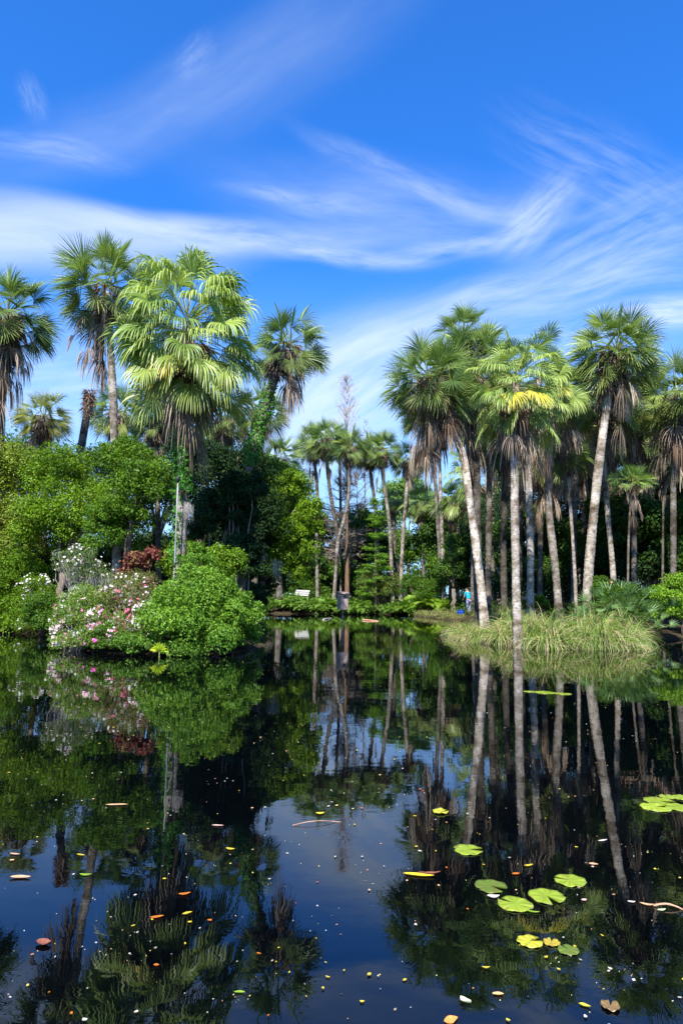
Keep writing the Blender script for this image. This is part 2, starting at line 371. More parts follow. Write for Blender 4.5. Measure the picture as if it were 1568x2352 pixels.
def palm(label, D, path, w, crown, r, kind='sabal', n=34, dead=16, seed=1, pale=.55, tone=1.0, group=None, deadlen=1.0, drop=0.0, nseg=34, gold=.0,
         yellow=(), e1=-50, boots=1.0, cat='palm tree', dead_az=None, green=None, ground=None, deadtone=1.0):
    """path: trunk pixels from the crown down; w: trunk width in photo pixels; crown: pixel of the growing point; r: crown radius in photo pixels"""
    rng = np.random.default_rng(seed)
    k = D / F; R = r * k * (1.0 if kind == 'liv' else 1.13); rad = w * k / 2 * .88
    top = P(*crown, D)
    pts = [top] + [P(x, y, D) for x, y in path]
    b = pts[-1].copy(); gz = ground_z(b[0], b[1]) - .1
    if b[2] > gz + .3: b = b + np.array([(pts[-1] - pts[-2])[0] * .15, 0, 0]); b[2] = gz; pts.append(b)
    else: pts[-1][2] = min(b[2], gz)
    base = np.array([pts[-1][0], pts[-1][1], max(gz + .1, -.1)])
    root = empty('palm_tree', base, label, cat, group)
    n = int(n * (1.1 if kind == 'liv' else 1.35))
    if ground_z(b[0], b[1]) < .02: print('PALM IN WATER', label, b)
    # trunk: smooth path, leaf-scar rings
    pts = np.array(pts[::-1]); s_ = np.concatenate([[0], np.cumsum(np.linalg.norm(np.diff(pts, axis=0), axis=1))])
    m = max(int(s_[-1] / .09), 12); u = np.linspace(0, s_[-1], m)
    pp = np.stack([np.interp(u, s_, pts[:, i]) for i in range(3)], -1)
    kz = max(int(m * .09), 2); ker = np.ones(2 * kz + 1) / (2 * kz + 1)
    pad = np.concatenate([np.repeat(pp[:1], kz, 0) * 1, pp, np.repeat(pp[-1:], kz, 0)])
    pp = np.stack([np.convolve(pad[:, i], ker, 'valid') for i in range(3)], -1)
    h = u / u[-1]
    rr = rad * (1 + .28 * np.exp(-h * 14) + .05 * np.sin(u * 2 + seed)) * (1 - .10 * h) * (1 + .035 * np.where(np.arange(m) % 2, 1, -1))
    tcol = np.array([1.0, .90, .79]) * pale * .85
    mb = MB(); rn = np.repeat(rng.normal(size=(m, 1)) * .07 + 1, 12, 0)
    tube(mb, pp, rr, 12, (1, 1, 1), .02, rng)
    c = np.concatenate([rn * tcol, [tcol, tcol]]); mb.c[-1] = c
    mb.build('trunk', M_BARK, root, base, smooth=False)
    # living crown
    az, el = live_angles(n, rng, 87, e1)
    cA, cB = (LIV if kind == 'liv' else SAB) if green is None else green
    t = rng.uniform(0, 1, n) ** .8; n_ = n; cols = mixc(cA, cB, t) * tone
    if gold: cols = cols * (1 - gold) + np.array([.34, .30, .05]) * gold * rng.uniform(.6, 1.2, (n, 1))
    low = np.clip((np.degrees(e1 * 0 + 0) - np.degrees(el)) / 50, 0, 1)[:, None]
    cols = cols * (1 - low * .35) + np.array([.22, .2, .06]) * low * .35
    mb = MB(); hub = top + np.array([0, 0, -.02 * R]); hubl = top + np.array([0, 0, 1.0]) * (R * .30 * (np.sin(el) - .65))[:, None]
    if kind == 'liv':
        fans(mb, hubl, az, el + rng.normal(size=n) * .12, R * rng.uniform(.40, .78, n), R * rng.uniform(.38, .55, n), .08 + .2 * (np.cos(el)) ** 2,
             rng.uniform(2.5, 9, n) * (1 - .3 * np.clip(np.sin(el), 0, 1) ** 3), np.full(n, 1.6), cols, rng, nseg, .2, 8, .55, .5, (.3, .33, .10), .6, (.36, .43, .13), sw=.8, late=.42)
    else:
        fans(mb, hub, az, el, R * rng.uniform(.42, .66, n), R * rng.uniform(.40, .52, n), .10 + .2 * np.cos(el) ** 2,
             rng.uniform(.2, 1.5, n), np.full(n, 1.9), cols, rng, nseg + 8, .5, 5, .42, .5, (.28, .30, .10), .75, None, sw=.85)
    mb.build('crown', M_PALM, root, base)
    # dead fronds
    if dead:
        az2 = (np.arange(dead) * GOLD + rng.uniform(0, 6)) if dead_az is None else rng.normal(dead_az[0], dead_az[1], dead)
        lv = rng.uniform(0, 1, dead); el2 = np.radians(-25 - 60 * lv ** .7)
        hubs = top + np.stack([np.zeros(dead), np.zeros(dead), -R * ((.12 if kind != 'liv' else .42) + .45 * lv * deadlen)], -1)
        dc = mixc(*DEADC, rng.uniform(0, 1, dead) ** 1.3) * deadtone
        mb = MB()
        fans(mb, hubs, az2 + rng.normal(size=dead) * .3, el2 + rng.normal(size=dead) * .15, R * rng.uniform(.12, .58, dead), R * rng.uniform(.30, .66, dead) * (.75 + .3 * deadlen), rng.uniform(.2, .9, dead), rng.uniform(3, 16, dead),
             rng.uniform(.3, 1.2, dead), dc, rng, 15, .5, 6, .35, 1.1, (.26, .18, .11), 1.6, None, sw=.8)
        # shag of old leaf bases and thatch round the trunk
        ns = int(500 * boots * (1 + deadlen)); hh = rng.uniform(0, 1, ns); an = rng.uniform(0, 6.28, ns)
        rr_ = rad * (1.0 + rng.uniform(0, .5, ns)) + R * .10 * (1 - hh)
        p = top + np.stack([np.cos(an) * rr_, np.sin(an) * rr_, -R * ((.02 if kind != 'liv' else .35) + .75 * deadlen * hh)], -1)
        # follow the trunk's lean
        zt = p[:, 2]; lean = np.stack([np.interp(zt, pp[:, 2], pp[:, 0]), np.interp(zt, pp[:, 2], pp[:, 1])], -1)
        p[:, 0] = lean[:, 0] + np.cos(an) * rr_; p[:, 1] = lean[:, 1] + np.sin(an) * rr_
        dd = np.stack([np.cos(an), np.sin(an), rng.uniform(-1.5, .6, ns)], -1)
        strands(mb, p, dd, rng.uniform(.10, .32, ns) * R, rng.uniform(.02, .045, ns) * min(R, 1.6), rng.uniform(1, 5, ns), mixc(*DEADC, rng.uniform(0, .8, ns)) * .75 * deadtone, 3, rng)
        mb.build('dead_fronds', M_DRY, root, base)
    for (ya, ye, sz) in yellow:
        mb = MB(); o1 = np.ones(1)
        fans(mb, hub - np.array([0, 0, R * .2]), o1 * ya, o1 * ye, o1 * R * .52, o1 * R * .56 * sz, o1 * .3, o1 * 3.0, o1 * 1.3, np.array([[.62, .56, .06]]), rng, 36, .15, 6, .5, .5, (.5, .4, .1), .05, (.55, .42, .1))
        yf = mb.build('frond', M_PALM, root, base); yf['label'] = 'yellowing frond hanging below the green crown'
    return root, pp, rad

def leaves(mb, p, nout, ln, wd, col, rng, dn=.35, jit=.8, upb=.5):
    n = len(p)
    nn = nrm(nout + rng.normal(size=(n, 3)) * jit + np.array([0, 0, upb]))
    d = nrm(np.cross(nn, rng.normal(size=(n, 3))) + np.array([0, 0, -dn])); s = nrm(np.cross(nn, d)); nn = nrm(np.cross(d, s))
    L = (ln * rng.uniform(.6, 1.25, n))[:, None]; Wd = (wd * rng.uniform(.7, 1.2, n))[:, None]
    a = p; b = p + d * L * .45 + s * Wd * .5 + nn * Wd * .22; c = p + d * L; e = p + d * L * .45 - s * Wd * .5 + nn * Wd * .22
    v = np.stack([a, b, c, e], 1).reshape(-1, 3)
    mb.add(v, np.arange(4 * n).reshape(-1, 4), np.repeat(col, 4, 0))

def cloud_pts(blobs, n, rng, sub=.3, nsub=26, flat=.8, inner=.18):
    """blobs: (centre(3), radii(3)); returns points and outward normals scattered over leafy clumps"""
    vol = np.array([b[1][0] * b[1][2] for b in blobs]); cnt = np.maximum((n * vol / vol.sum()).astype(int), 20)
    PP, NN, CC, ID = [], [], [], []
    for (c, r), m in zip(blobs, cnt):
        c = np.asarray(c); r = np.asarray(r)
        ks = nsub; u = nrm(rng.normal(size=(ks, 3))); u[:, 2] = np.where(u[:, 2] < -.55, -u[:, 2], u[:, 2])
        rad = np.where(rng.uniform(size=ks) < inner, rng.uniform(.2, .6, ks), rng.uniform(.66, 1.0, ks))[:, None]
        cc = c + u * r * rad * (1 - sub * .5)
        sr = sub * rng.uniform(.4, 1.75, ks) * r.mean()
        idx = rng.choice(ks, m, p=sr ** 2 / (sr ** 2).sum())
        w = nrm(rng.normal(size=(m, 3)))
        rr = sr[idx][:, None] * rng.uniform(.35, 1.08, (m, 1)) ** .5 * np.where(rng.uniform(size=(m, 1)) < .12, rng.uniform(1, 1.35, (m, 1)), 1)
        PP.append(cc[idx] + w * rr * np.array([1, 1, flat])); NN.append(w); CC.append(cc); ID.append(rng.normal(size=ks)[idx])
    return np.concatenate(PP), np.concatenate(NN), np.concatenate(CC), np.concatenate(ID)

def blob_px(px, py, rx, ry, D, dd=None):
    k = D / F; return (P(px, py, D), (rx * k, (dd if dd else rx * k), ry * k))

def bush(name, label, cat, blobs, n, ln, wd, cA, cB, seed=1, group=None, base_px=None, trunk_w=.10, stems=5, sub=.19, nsub=72, wood=(.28, .24, .2), flowers=None,
         flat=.8, up=.5, jit=.8, hue2=None, minz=.04, trunk_from=None, crownname='foliage', inner=.18, part='trunk', dn=.35):
    """blobs already in world space. A leafy plant: stems or trunk with limbs, and a crown of leaf clumps."""
    rng = np.random.default_rng(seed)
    allc = np.array([b[0] for b in blobs])
    c0 = allc.mean(0) if trunk_from is None else np.asarray(trunk_from)
    if ground_z(c0[0], c0[1]) < .02:      # the foliage hangs over the water: root it on the nearest ground
        g = [(dx * dx + dy * dy, dx, dy) for dx in np.arange(-5, 5.1, .25) for dy in np.arange(-3, 6, .5)]
        for _, dx, dy in sorted(g):
            if ground_z(c0[0] + dx, c0[1] + dy) > .1: c0 = c0 + np.array([dx, dy, 0]); break
    gz = ground_z(c0[0], c0[1]); base = np.array([c0[0], c0[1], max(gz, -.15)])
    root = empty(name, base, label, cat, group)
    p, nn, cc, idv = cloud_pts(blobs, n, rng, sub, nsub, flat, inner)
    keep = p[:, 2] > minz; p, nn, idv = p[keep], nn[keep], idv[keep]
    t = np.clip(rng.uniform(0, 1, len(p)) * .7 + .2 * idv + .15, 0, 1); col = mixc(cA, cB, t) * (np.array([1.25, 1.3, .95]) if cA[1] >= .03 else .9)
    if hue2 is not None:
        sel = (idv > .7); col[sel] = col[sel] * .5 + np.asarray(hue2) * .5
    mb = MB(); leaves(mb, p, nn, ln, wd, col, rng, dn=dn, upb=up, jit=jit); mb.build(crownname, M_DULL if cA[1] < .03 else M_LEAF, root, base)
    # wood
    mb = MB(); cs = cc[rng.choice(len(cc), min(stems, len(cc)), replace=False)]
    fork = base + (allc.mean(0) - base) * np.array([.35, .35, .45])
    if trunk_w > .12:
        q = np.linspace(0, 1, 8)[:, None]; tp = (base - np.array([0, 0, .2])) * (1 - q) + fork * q; tp[1:-1] += rng.normal(size=(6, 3)) * np.array([.05, .05, 0])
        tube(mb, tp, trunk_w * np.linspace(1.25, .8, 8), 9, np.array(wood), .05, rng)
    st = fork if trunk_w > .12 else base - np.array([0, 0, .15])
    for c in cs:
        q = np.linspace(0, 1, 7)[:, None]; s0 = st + (rng.normal(size=3) * np.array([.15, .15, 0]) if trunk_w <= .12 else 0)
        tp = s0 * (1 - q) + c * q; tp[:, 2] += (np.sin(q[:, 0] * np.pi)) * .12 * np.linalg.norm(c - s0)
        tp[1:-1] += rng.normal(size=(5, 3)) * .04
        tube(mb, tp, trunk_w * np.linspace(.55, .12, 7), 6, np.array(wood), .05, rng)
    mb.build(part, M_WOOD, root, base)
    if flowers:
        for fname, fr, cnt, size, fa, fb in flowers:
            mb = MB(); sel = rng.choice(len(cc), max(int(len(cc) * fr), 3)) if fr < 1 else np.arange(len(cc))
            keepc = cc[sel]; keepc = keepc[keepc[:, 1] < allc[:, 1].mean() + .4]
            if len(keepc) < 2: keepc = cc
            idx = rng.integers(0, len(keepc), cnt // 3 + 1).repeat(3)[:cnt]; sr = sub * np.mean([b[1][0] for b in blobs])
            w = nrm(rng.normal(size=(cnt // 3 + 1, 3)) + np.array([0, -.7, .3])).repeat(3, 0)[:cnt]; w = nrm(w + rng.normal(size=w.shape) * .45)
            fc = keepc[idx] + w * sr * rng.uniform(.9, 1.15, (cnt, 1))
            fc = fc[fc[:, 2] > .08]; w = w[:len(fc)]
            for j in range(5):
                an = j * 1.257; d = nrm(np.cross(w, np.array([.3, .2, 1]))); e = nrm(np.cross(w, d)); dd = d * math.cos(an) + e * math.sin(an) + w * .45; sdv = nrm(np.cross(dd, w))
                a = fc; b = fc + dd * size * .6 + sdv * size * .38; c_ = fc + dd * size; g_ = fc + dd * size * .6 - sdv * size * .38
                mb.add(np.stack([a, b, c_, g_], 1).reshape(-1, 3), np.arange(4 * len(fc)).reshape(-1, 4), np.repeat(mixc(fa, fb, rng.uniform(0, 1, len(fc))), 4, 0))
            mb.build(fname, M_PETAL, root, base)
    return root
#@@OBJECTS
# ------------------------------------------------------------------ palms: left group
palm('tallest sabal palm of the left bank, bare trunk, dry fronds drooping at one side', 25, [(252, 760), (258, 860), (262, 960), (264, 1060), (268, 1200), (270, 1380)], 22, (246, 655), 132,
     n=36, dead=30, seed=3, pale=.62, dead_az=(3.5, .75), e1=-38, boots=.5, deadlen=.8)
palm('huge fan palm of the left bank, drooping pale green crown over a brown skirt', 18.5, [(425, 900), (424, 1000), (420, 1100), (417, 1200), (413, 1300), (408, 1420)], 33, (430, 735), 184,
     kind='liv', n=88, dead=34, seed=5, pale=.62, deadlen=1.0, boots=2.6, e1=-58, nseg=36, yellow=((-1.75, -.5, .8), (-2.5, -.8, .6)), deadtone=.8)
palm('leaning sabal palm right of the huge fan palm, trunk wrapped in ivy', 23, [(630, 870), (612, 930), (588, 1010), (570, 1090), (556, 1200), (545, 1400)], 24, (662, 790), 98,
     n=30, dead=20, seed=8, pale=.35, dead_az=(-.3, .9), e1=-48, boots=.6, deadlen=.9)
palm('sabal palm cut by the left edge of the photo, dark dry fronds hanging under it', 27, [(14, 800), (6, 900), (2, 1000), (0, 1250), (-2, 1420)], 20, (18, 715), 128,
     n=36, dead=30, seed=12, pale=.35, dead_az=(-.9, 1.3), e1=-48, boots=1.2, deadlen=1.2)
palm('low golden green palm above the bushes at the far left', 34, [(100, 990), (100, 1100), (102, 1330)], 16, (100, 955), 72, n=30, dead=18, seed=13, pale=.35, gold=.45, boots=.8)
palm('palm standing behind the tall bare pale trunk at the left', 33, [(272, 1000), (275, 1100), (272, 1340)], 16, (272, 945), 76, n=28, dead=14, seed=14, pale=.35, tone=1.05)
palm('small palm half hidden behind the ivy covered leaning trunk', 30, [(592, 1010), (588, 1100), (585, 1340)], 16, (600, 940), 70, n=30, dead=16, seed=15, pale=.3)
palm('dull green palm crown between the huge fan palm and the dark trees', 29, [(520, 1020), (520, 1150), (522, 1350)], 16, (515, 960), 70, n=26, dead=14, seed=16, pale=.3)
palm('blue green low palm crown behind the right end of the left bank trees', 57, [(640, 1090), (640, 1200), (642, 1385)], 16, (642, 1052), 62, n=30, dead=8, seed=17, pale=.3)
palm('palm in deep shade behind the skirt of the huge fan palm', 27, [(360, 1010), (362, 1150), (365, 1350)], 15, (355, 960), 66, n=26, dead=16, seed=18, pale=.3)

# ------------------------------------------------------------------ palms: far centre
palm('far palm with the widest crown, at the left end of the centre row', 58, [(750, 1060), (756, 1120), (768, 1185), (776, 1240), (772, 1300), (767, 1385)], 10, (752, 1008), 56, n=34, dead=10, seed=21, pale=.22)
palm('far palm on a straight thin trunk, left of the crossing trunks', 59, [(722, 1060), (730, 1130), (727, 1220), (729, 1385)], 9, (716, 1015), 50, n=32, dead=12, seed=22, pale=.42)
palm('far palm with the forked crossing trunk in the centre of the pond', 57, [(801, 1080), (802, 1140), (790, 1195), (774, 1245), (772, 1300), (766, 1384)], 9, (802, 1025), 50, n=32, dead=8, seed=23, pale=.45)
palm('far palm with a slightly bent trunk behind the bright cypress sapling', 58, [(850, 1085), (860, 1150), (866, 1220), (872, 1300), (876, 1385)], 9, (846, 1034), 48, n=30, dead=8, seed=24, pale=.42)
palm('far palm leaning left above the bright cypress sapling', 57, [(876, 1080), (886, 1140), (895, 1210), (898, 1290), (902, 1385)], 10, (877, 1030), 50, n=32, dead=6, seed=25, pale=.5)
palm('rightmost palm of the far centre row, its trunk curving left to the ground', 57, [(935, 1095), (932, 1150), (926, 1210), (922, 1290), (920, 1385)], 10, (938, 1055), 46, n=28, dead=14, seed=26, pale=.55, dead_az=(-.2, .8))
palm('far low palm behind the far centre row, grey skirt', 60, [(905, 1180), (906, 1260), (906, 1385)], 9, (905, 1150), 34, n=26, dead=10, seed=27, pale=.3)
palm('green low palm with a wide crown left of the twin trunks', 58, [(972, 1190), (972, 1260), (972, 1390)], 9, (968, 1150), 48, n=32, dead=12, seed=28, pale=.3, tone=1.1)
palm('far palm crown in the row of the centre, half behind its neighbours', 62, [(780, 1050), (782, 1150), (780, 1385)], 8, (775, 1010), 36, n=26, dead=6, seed=29, pale=.3)

# ------------------------------------------------------------------ palms: twin trunks and right group
palm('left one of the two thin tall trunks at the left of the right group', 55, [(993, 1010), (998, 1080), (1003, 1180), (1010, 1280), (1016, 1395)], 10, (982, 935), 74, n=36, dead=24, seed=31, pale=.35, deadlen=1.3, boots=1.0, e1=-48)
palm('right one of the two thin tall trunks, paler, at the left of the right group', 54.5, [(1007, 1020), (1010, 1100), (1013, 1200), (1018, 1300), (1019, 1395)], 10, (1008, 925), 70, n=36, dead=30, seed=32, pale=.6, deadlen=1.5, boots=1.0, e1=-45, dead_az=(-1.2, 1.2))
palm('sabal palm on the white trunk leaning left out of the grassy islet', 24.5, [(1010, 940), (1062, 1030), (1074, 1120), (1088, 1220), (1101, 1320), (1112, 1425)], 22, (985, 868), 112, n=44, dead=40, seed=33, pale=1.05, deadlen=1.2, e1=-45, boots=1.2)
palm('sabal palm with a shaded dark trunk just behind the white leaning one', 26, [(1092, 1010), (1094, 1100), (1096, 1200), (1098, 1300), (1100, 1420)], 20, (1075, 835), 108, n=38, dead=26, seed=34, pale=.25, deadlen=1.3, boots=.6)  # low pale value puts the shade on this trunk into its tint
palm('sabal palm crown standing highest at the left of the right group', 27, [(1068, 900), (1072, 1000), (1086, 1150), (1096, 1400)], 15, (1064, 768), 80, n=30, dead=10, seed=35, pale=.3)
palm('bright fan palm on the straight pale trunk nearest the water', 21, [(1182, 960), (1180, 1050), (1181, 1160), (1183, 1280), (1185, 1380), (1189, 1478)], 22, (1185, 868), 118,
     kind='liv', n=48, dead=26, seed=37, pale=.8, deadlen=1.35, boots=2.2, e1=-55, nseg=34, yellow=((-2.0, -.15, 1.1), (-1.15, -.1, 1.0)), tone=1.0)
palm('bright fan palm on the blotched grey trunk second from the pond', 25, [(1215, 960), (1213, 1050), (1214, 1150), (1218, 1260), (1217, 1340), (1217, 1430)], 19, (1240, 858), 105,
     kind='liv', n=38, dead=20, seed=38, pale=.7, deadlen=1.4, boots=1.8, e1=-55, nseg=32, yellow=((-1.3, -.1, 1.0),), tone=.95)
palm('sabal palm on the reddish curved trunk in the middle of the islet', 26, [(1272, 980), (1262, 1050), (1256, 1140), (1264, 1220), (1274, 1300), (1283, 1410)], 20, (1285, 900), 84, n=28, dead=28, seed=39, pale=.5, deadlen=1.1, e1=-45, dead_az=(-1.3, .9))
palm('tall palm with the thick leaning pinkish trunk and round crown at the right', 25.3, [(1396, 900), (1388, 960), (1376, 1050), (1362, 1180), (1352, 1290), (1345, 1400)], 24, (1414, 800), 112,
     n=46, dead=22, seed=40, pale=.8, deadlen=1.1, e1=-48, gold=.06, boots=1.2)
palm('thin pale trunk palm behind the thick leaning pinkish one', 28, [(1384, 1020), (1388, 1100), (1396, 1200), (1407, 1310), (1410, 1390)], 14, (1385, 930), 92, n=28, dead=34, seed=41, pale=.75, deadlen=1.2)
palm('slim bowed palm trunk between the reddish and the pinkish trunks', 27, [(1298, 1090), (1308, 1150), (1315, 1250), (1321, 1350), (1322, 1400)], 9, (1296, 1040), 66, n=24, dead=20, seed=42, pale=.7, gold=.1)
palm('sabal palm cut by the right edge of the photo, olive crown over a tan skirt', 27.5, [(1545, 1000), (1545, 1100), (1545, 1250), (1545, 1400)], 16, (1552, 905), 104, n=46, dead=40, seed=43, pale=.3, deadlen=1.5, gold=.12, e1=-50)
palm('golden topped palm between the leaning pinkish trunk and the right edge', 29, [(1455, 1000), (1455, 1100), (1455, 1400)], 14, (1452, 935), 84, n=34, dead=34, seed=44, pale=.3, gold=.3, deadlen=1.3)
palm('small pale green palm on a thin stem in front of the dark wood', 26.5, [(1446, 1160), (1442, 1250), (1440, 1400)], 6, (1450, 1108), 50, n=22, dead=12, seed=45, pale=.4, tone=1.5, e1=-5, deadlen=.7, boots=.3)
palm('little shaded palm beside the small pale green one', 28.5, [(1522, 1130), (1520, 1400)], 6, (1522, 1076), 44, n=20, dead=10, seed=46, pale=.3, tone=1.1, e1=-10, deadlen=.8, boots=.3)
palm('shaded palm with a dark mossy trunk behind the straight pale one', 29, [(1160, 1060), (1157, 1150), (1155, 1260), (1157, 1400)], 17, (1165, 1010), 84, n=30, dead=28, seed=47, pale=.18)
palm('low palm with long drooping fronds behind the white leaning trunk', 47, [(1090, 1150), (1085, 1250), (1085, 1395)], 11, (1092, 1085), 92, kind='liv', n=40, dead=10, seed=48, pale=.3, tone=.75)
palm('lower olive palm filling the gap behind the reddish curved trunk', 32, [(1240, 1120), (1240, 1395)], 14, (1245, 1050), 84, n=30, dead=26, seed=49, pale=.3)
palm('palm behind the slim bowed trunk with a brown skirt', 33, [(1340, 1080), (1338, 1395)], 14, (1335, 985), 84, n=32, dead=34, seed=50, pale=.3, deadlen=1.3)
palm('shaded palm deep behind the right group between the tall crowns', 41, [(1130, 1080), (1130, 1395)], 14, (1128, 960), 84, n=32, dead=24, seed=51, pale=.3)
palm('dark skirted palm behind the golden topped one', 33, [(1490, 1110), (1490, 1395)], 14, (1500, 1010), 88, n=30, dead=36, seed=52, pale=.3, deadlen=1.3)
palm('low palm at the far side behind the twin thin trunks', 56, [(1035, 1200), (1035, 1390)], 12, (1035, 1150), 56, n=30, dead=10, seed=53, pale=.3)


for k, (x, y, D, R_p, dd, lb) in enumerate([(1195, 1010, 33, 76, 26, 'shaded palm low behind the straight pale trunk'), (1320, 900, 31, 84, 24, 'palm crown between the bright fan palms and the round crown'), (1395, 1010, 34, 76, 34, 'brown skirted palm low behind the round crown'),
        (1560, 1050, 33, 80, 34, 'brown skirted palm behind the right edge palm'), (1124, 880, 27.5, 84, 20, 'palm crown filling the space between the leaning and the bright fan palms'),
        (1500, 930, 33, 76, 26, 'olive palm between the golden topped one and the right edge'), (1270, 980, 36, 76, 30, 'palm behind the reddish curved trunk with tan fronds')]):
    palm(lb, D, [(x, y + 90), (x - 4, 1395)], 13 * 26 / D + 4, (x, y), R_p, n=32, dead=dd, seed=900 + k, pale=.3, deadlen=1.2, tone=1.05)
# dead leaning stub
def snag():
    rng = np.random.default_rng(9); D = 30; pts = np.array([P(x, y, D) for x, y in [(207, 905), (200, 950), (190, 1010), (178, 1080), (170, 1330)]])
    base = pts[-1] * 1; base[2] = .3
    root = empty('dead_palm', base, 'headless dead palm stub leaning left of the tall pale trunk', 'dead palm')
    mb = MB(); tube(mb, pts[::-1], np.array([.2, .19, .18, .17, .16]), 10, np.array([.32, .27, .24]), .04, rng); mb.build('trunk', M_BARK, root, base)
    mb = MB(); n = 420; an = rng.uniform(0, 6.28, n); h = rng.uniform(0, 1, n) ** 1.6
    c = pts[0] + np.array([0, 0, .1]) - h[:, None] * (pts[0] - pts[1]) * 1.2
    dd = np.stack([np.cos(an), np.sin(an), rng.uniform(-1, .8, n)], -1)
    strands(mb, c + dd * .12, dd, rng.uniform(.12, .4, n), rng.uniform(.03, .06, n), rng.uniform(.5, 3, n), mixc(DEADC[0], np.array([.3, .2, .14]), rng.uniform(0, 1, n)), 3, rng)
    mb.build('dead_fronds', M_DRY, root, base)
snag()

# ------------------------------------------------------------------ broadleaf trees, left bank
LIME = ((.05, .105, .006), (.135, .225, .012)); MID = ((.022, .060, .006), (.075, .145, .014)); SHADE = ((.010, .028, .008), (.028, .065, .016))  # darkest pair has the wood's deep shade put into the leaf colour
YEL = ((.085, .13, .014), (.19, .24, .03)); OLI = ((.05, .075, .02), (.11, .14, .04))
def B(*a, **k): return blob_px(*a, **k)
def tree(label, blobs, n, ln, cs, seed, tw=.16, **k):
    k.setdefault('name', 'broadleaf_tree'); nm = k.pop('name'); cat = k.pop('cat', 'tree')
    return bush(nm, label, cat, blobs, n, ln, ln * .52, cs[0], cs[1], seed, trunk_w=tw, crownname='crown', **k)
tree('yellow green tree at the left edge under the golden palm', [B(20, 1110, 110, 110, 27), B(60, 1230, 110, 100, 27)], 26000, .11, YEL, 101, hue2=(.16, .17, .03))
tree('bright green tree below the headless palm stub', [B(150, 1100, 95, 90, 26), B(200, 1190, 110, 110, 25.5), B(110, 1210, 80, 90, 25)], 34000, .10, LIME, 102)
tree('mid green tree below the tallest left palm', [B(290, 1070, 90, 70, 24.5), B(330, 1150, 95, 100, 24), B(270, 1220, 90, 90, 24)], 32000, .10, ((.032, .085, .006), (.10, .18, .014)), 103)
tree('shade-dark green tree behind the ivy clad trunk of the huge fan palm', [B(450, 1090, 95, 100, 27), B(480, 1200, 100, 90, 27)], 20000, .12, SHADE, 104)
tree('shade-dark evergreen tree right of the huge fan palm', [B(560, 1110, 90, 90, 29), B(590, 1200, 90, 80, 29), B(520, 1230, 90, 80, 30)], 22000, .12, SHADE, 105)
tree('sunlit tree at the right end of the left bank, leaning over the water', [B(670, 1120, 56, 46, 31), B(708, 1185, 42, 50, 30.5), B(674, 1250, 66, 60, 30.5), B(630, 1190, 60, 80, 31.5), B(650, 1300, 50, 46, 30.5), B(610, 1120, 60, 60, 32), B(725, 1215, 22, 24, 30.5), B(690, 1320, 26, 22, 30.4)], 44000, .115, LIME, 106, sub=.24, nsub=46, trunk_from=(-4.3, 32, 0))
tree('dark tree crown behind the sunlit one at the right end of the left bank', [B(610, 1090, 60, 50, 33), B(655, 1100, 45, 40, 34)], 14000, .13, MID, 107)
tree('tall dark tree behind the left bank palms', [B(430, 1060, 150, 90, 37), B(300, 1110, 150, 100, 38)], 26000, .16, SHADE, 108)
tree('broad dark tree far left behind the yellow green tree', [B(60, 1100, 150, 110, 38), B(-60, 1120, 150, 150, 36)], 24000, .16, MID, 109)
tree('shaded tree behind the gap at the right end of the left bank', [B(560, 1190, 120, 110, 42), B(640, 1260, 80, 90, 43)], 22000, .17, SHADE, 110)
tree('shaded understorey tree low behind the front bushes of the left bank', [B(480, 1330, 130, 80, 33), B(590, 1340, 70, 60, 35)], 18000, .14, SHADE, 111)
tree('shaded understorey tree behind the white flowering azalea', [B(180, 1320, 150, 90, 30), B(330, 1320, 110, 90, 30)], 18000, .13, SHADE, 112)
tree('small tree at the far left edge behind the waterside bush', [B(-70, 1280, 110, 110, 28)], 14000, .12, LIME, 113)

# front bushes of the left bank
bush('shrub', 'big bright green bush bulging over the water, the nearest of the left bank', 'bush',
     [B(450, 1370, 90, 70, 17.9), B(520, 1420, 70, 68, 18.1), B(400, 1440, 88, 58, 17.3), B(475, 1460, 88, 42, 17.5), B(450, 1310, 60, 45, 18.6), B(555, 1455, 42, 40, 18.4), B(588, 1405, 18, 30, 18.4), B(520, 1348, 28, 22, 18.2), B(450, 1262, 22, 22, 18.6), B(372, 1380, 26, 26, 17.4), B(430, 1500, 40, 14, 17.0)], 42000, .098, .042,
     (.05, .12, .012), (.14, .25, .03), 121, stems=40, trunk_w=.05, part='branches', sub=.27, nsub=30, jit=1.0)
bush('shrub', 'leafy green bush rising behind the pole at the foot of the huge fan palm', 'bush', [B(500, 1300, 40, 45, 19.5), B(420, 1290, 50, 40, 20), B(540, 1290, 24, 30, 19.6)], 13000, .09, .04,
     *LIME, 122, stems=20, trunk_w=.05, part='branches', sub=.4)
WHITE = ((.80, .72, .70), (.92, .88, .86)); PINK = ((.75, .10, .35), (.85, .35, .55)); PALEP = ((.80, .45, .52), (.9, .75, .76))
bush('azalea', 'azalea bush with white and a few magenta flowers, left of the floating log', 'bush',
     [B(200, 1405, 72, 62, 18.3), B(170, 1430, 50, 55, 18.6), B(240, 1440, 70, 45, 17.9), B(190, 1474, 70, 24, 18.0), B(150, 1450, 40, 40, 18.6)], 32000, .06, .024, (.06, .12, .02), (.17, .25, .05), 123, stems=60, trunk_w=.035, part='branches', wood=(.5, .45, .42),
     flowers=[('white_blossoms', .4, 420, .036, *WHITE), ('magenta_blossoms', .10, 140, .045, *PINK), ('pale_pink_blossoms', .35, 330, .042, *PALEP)])
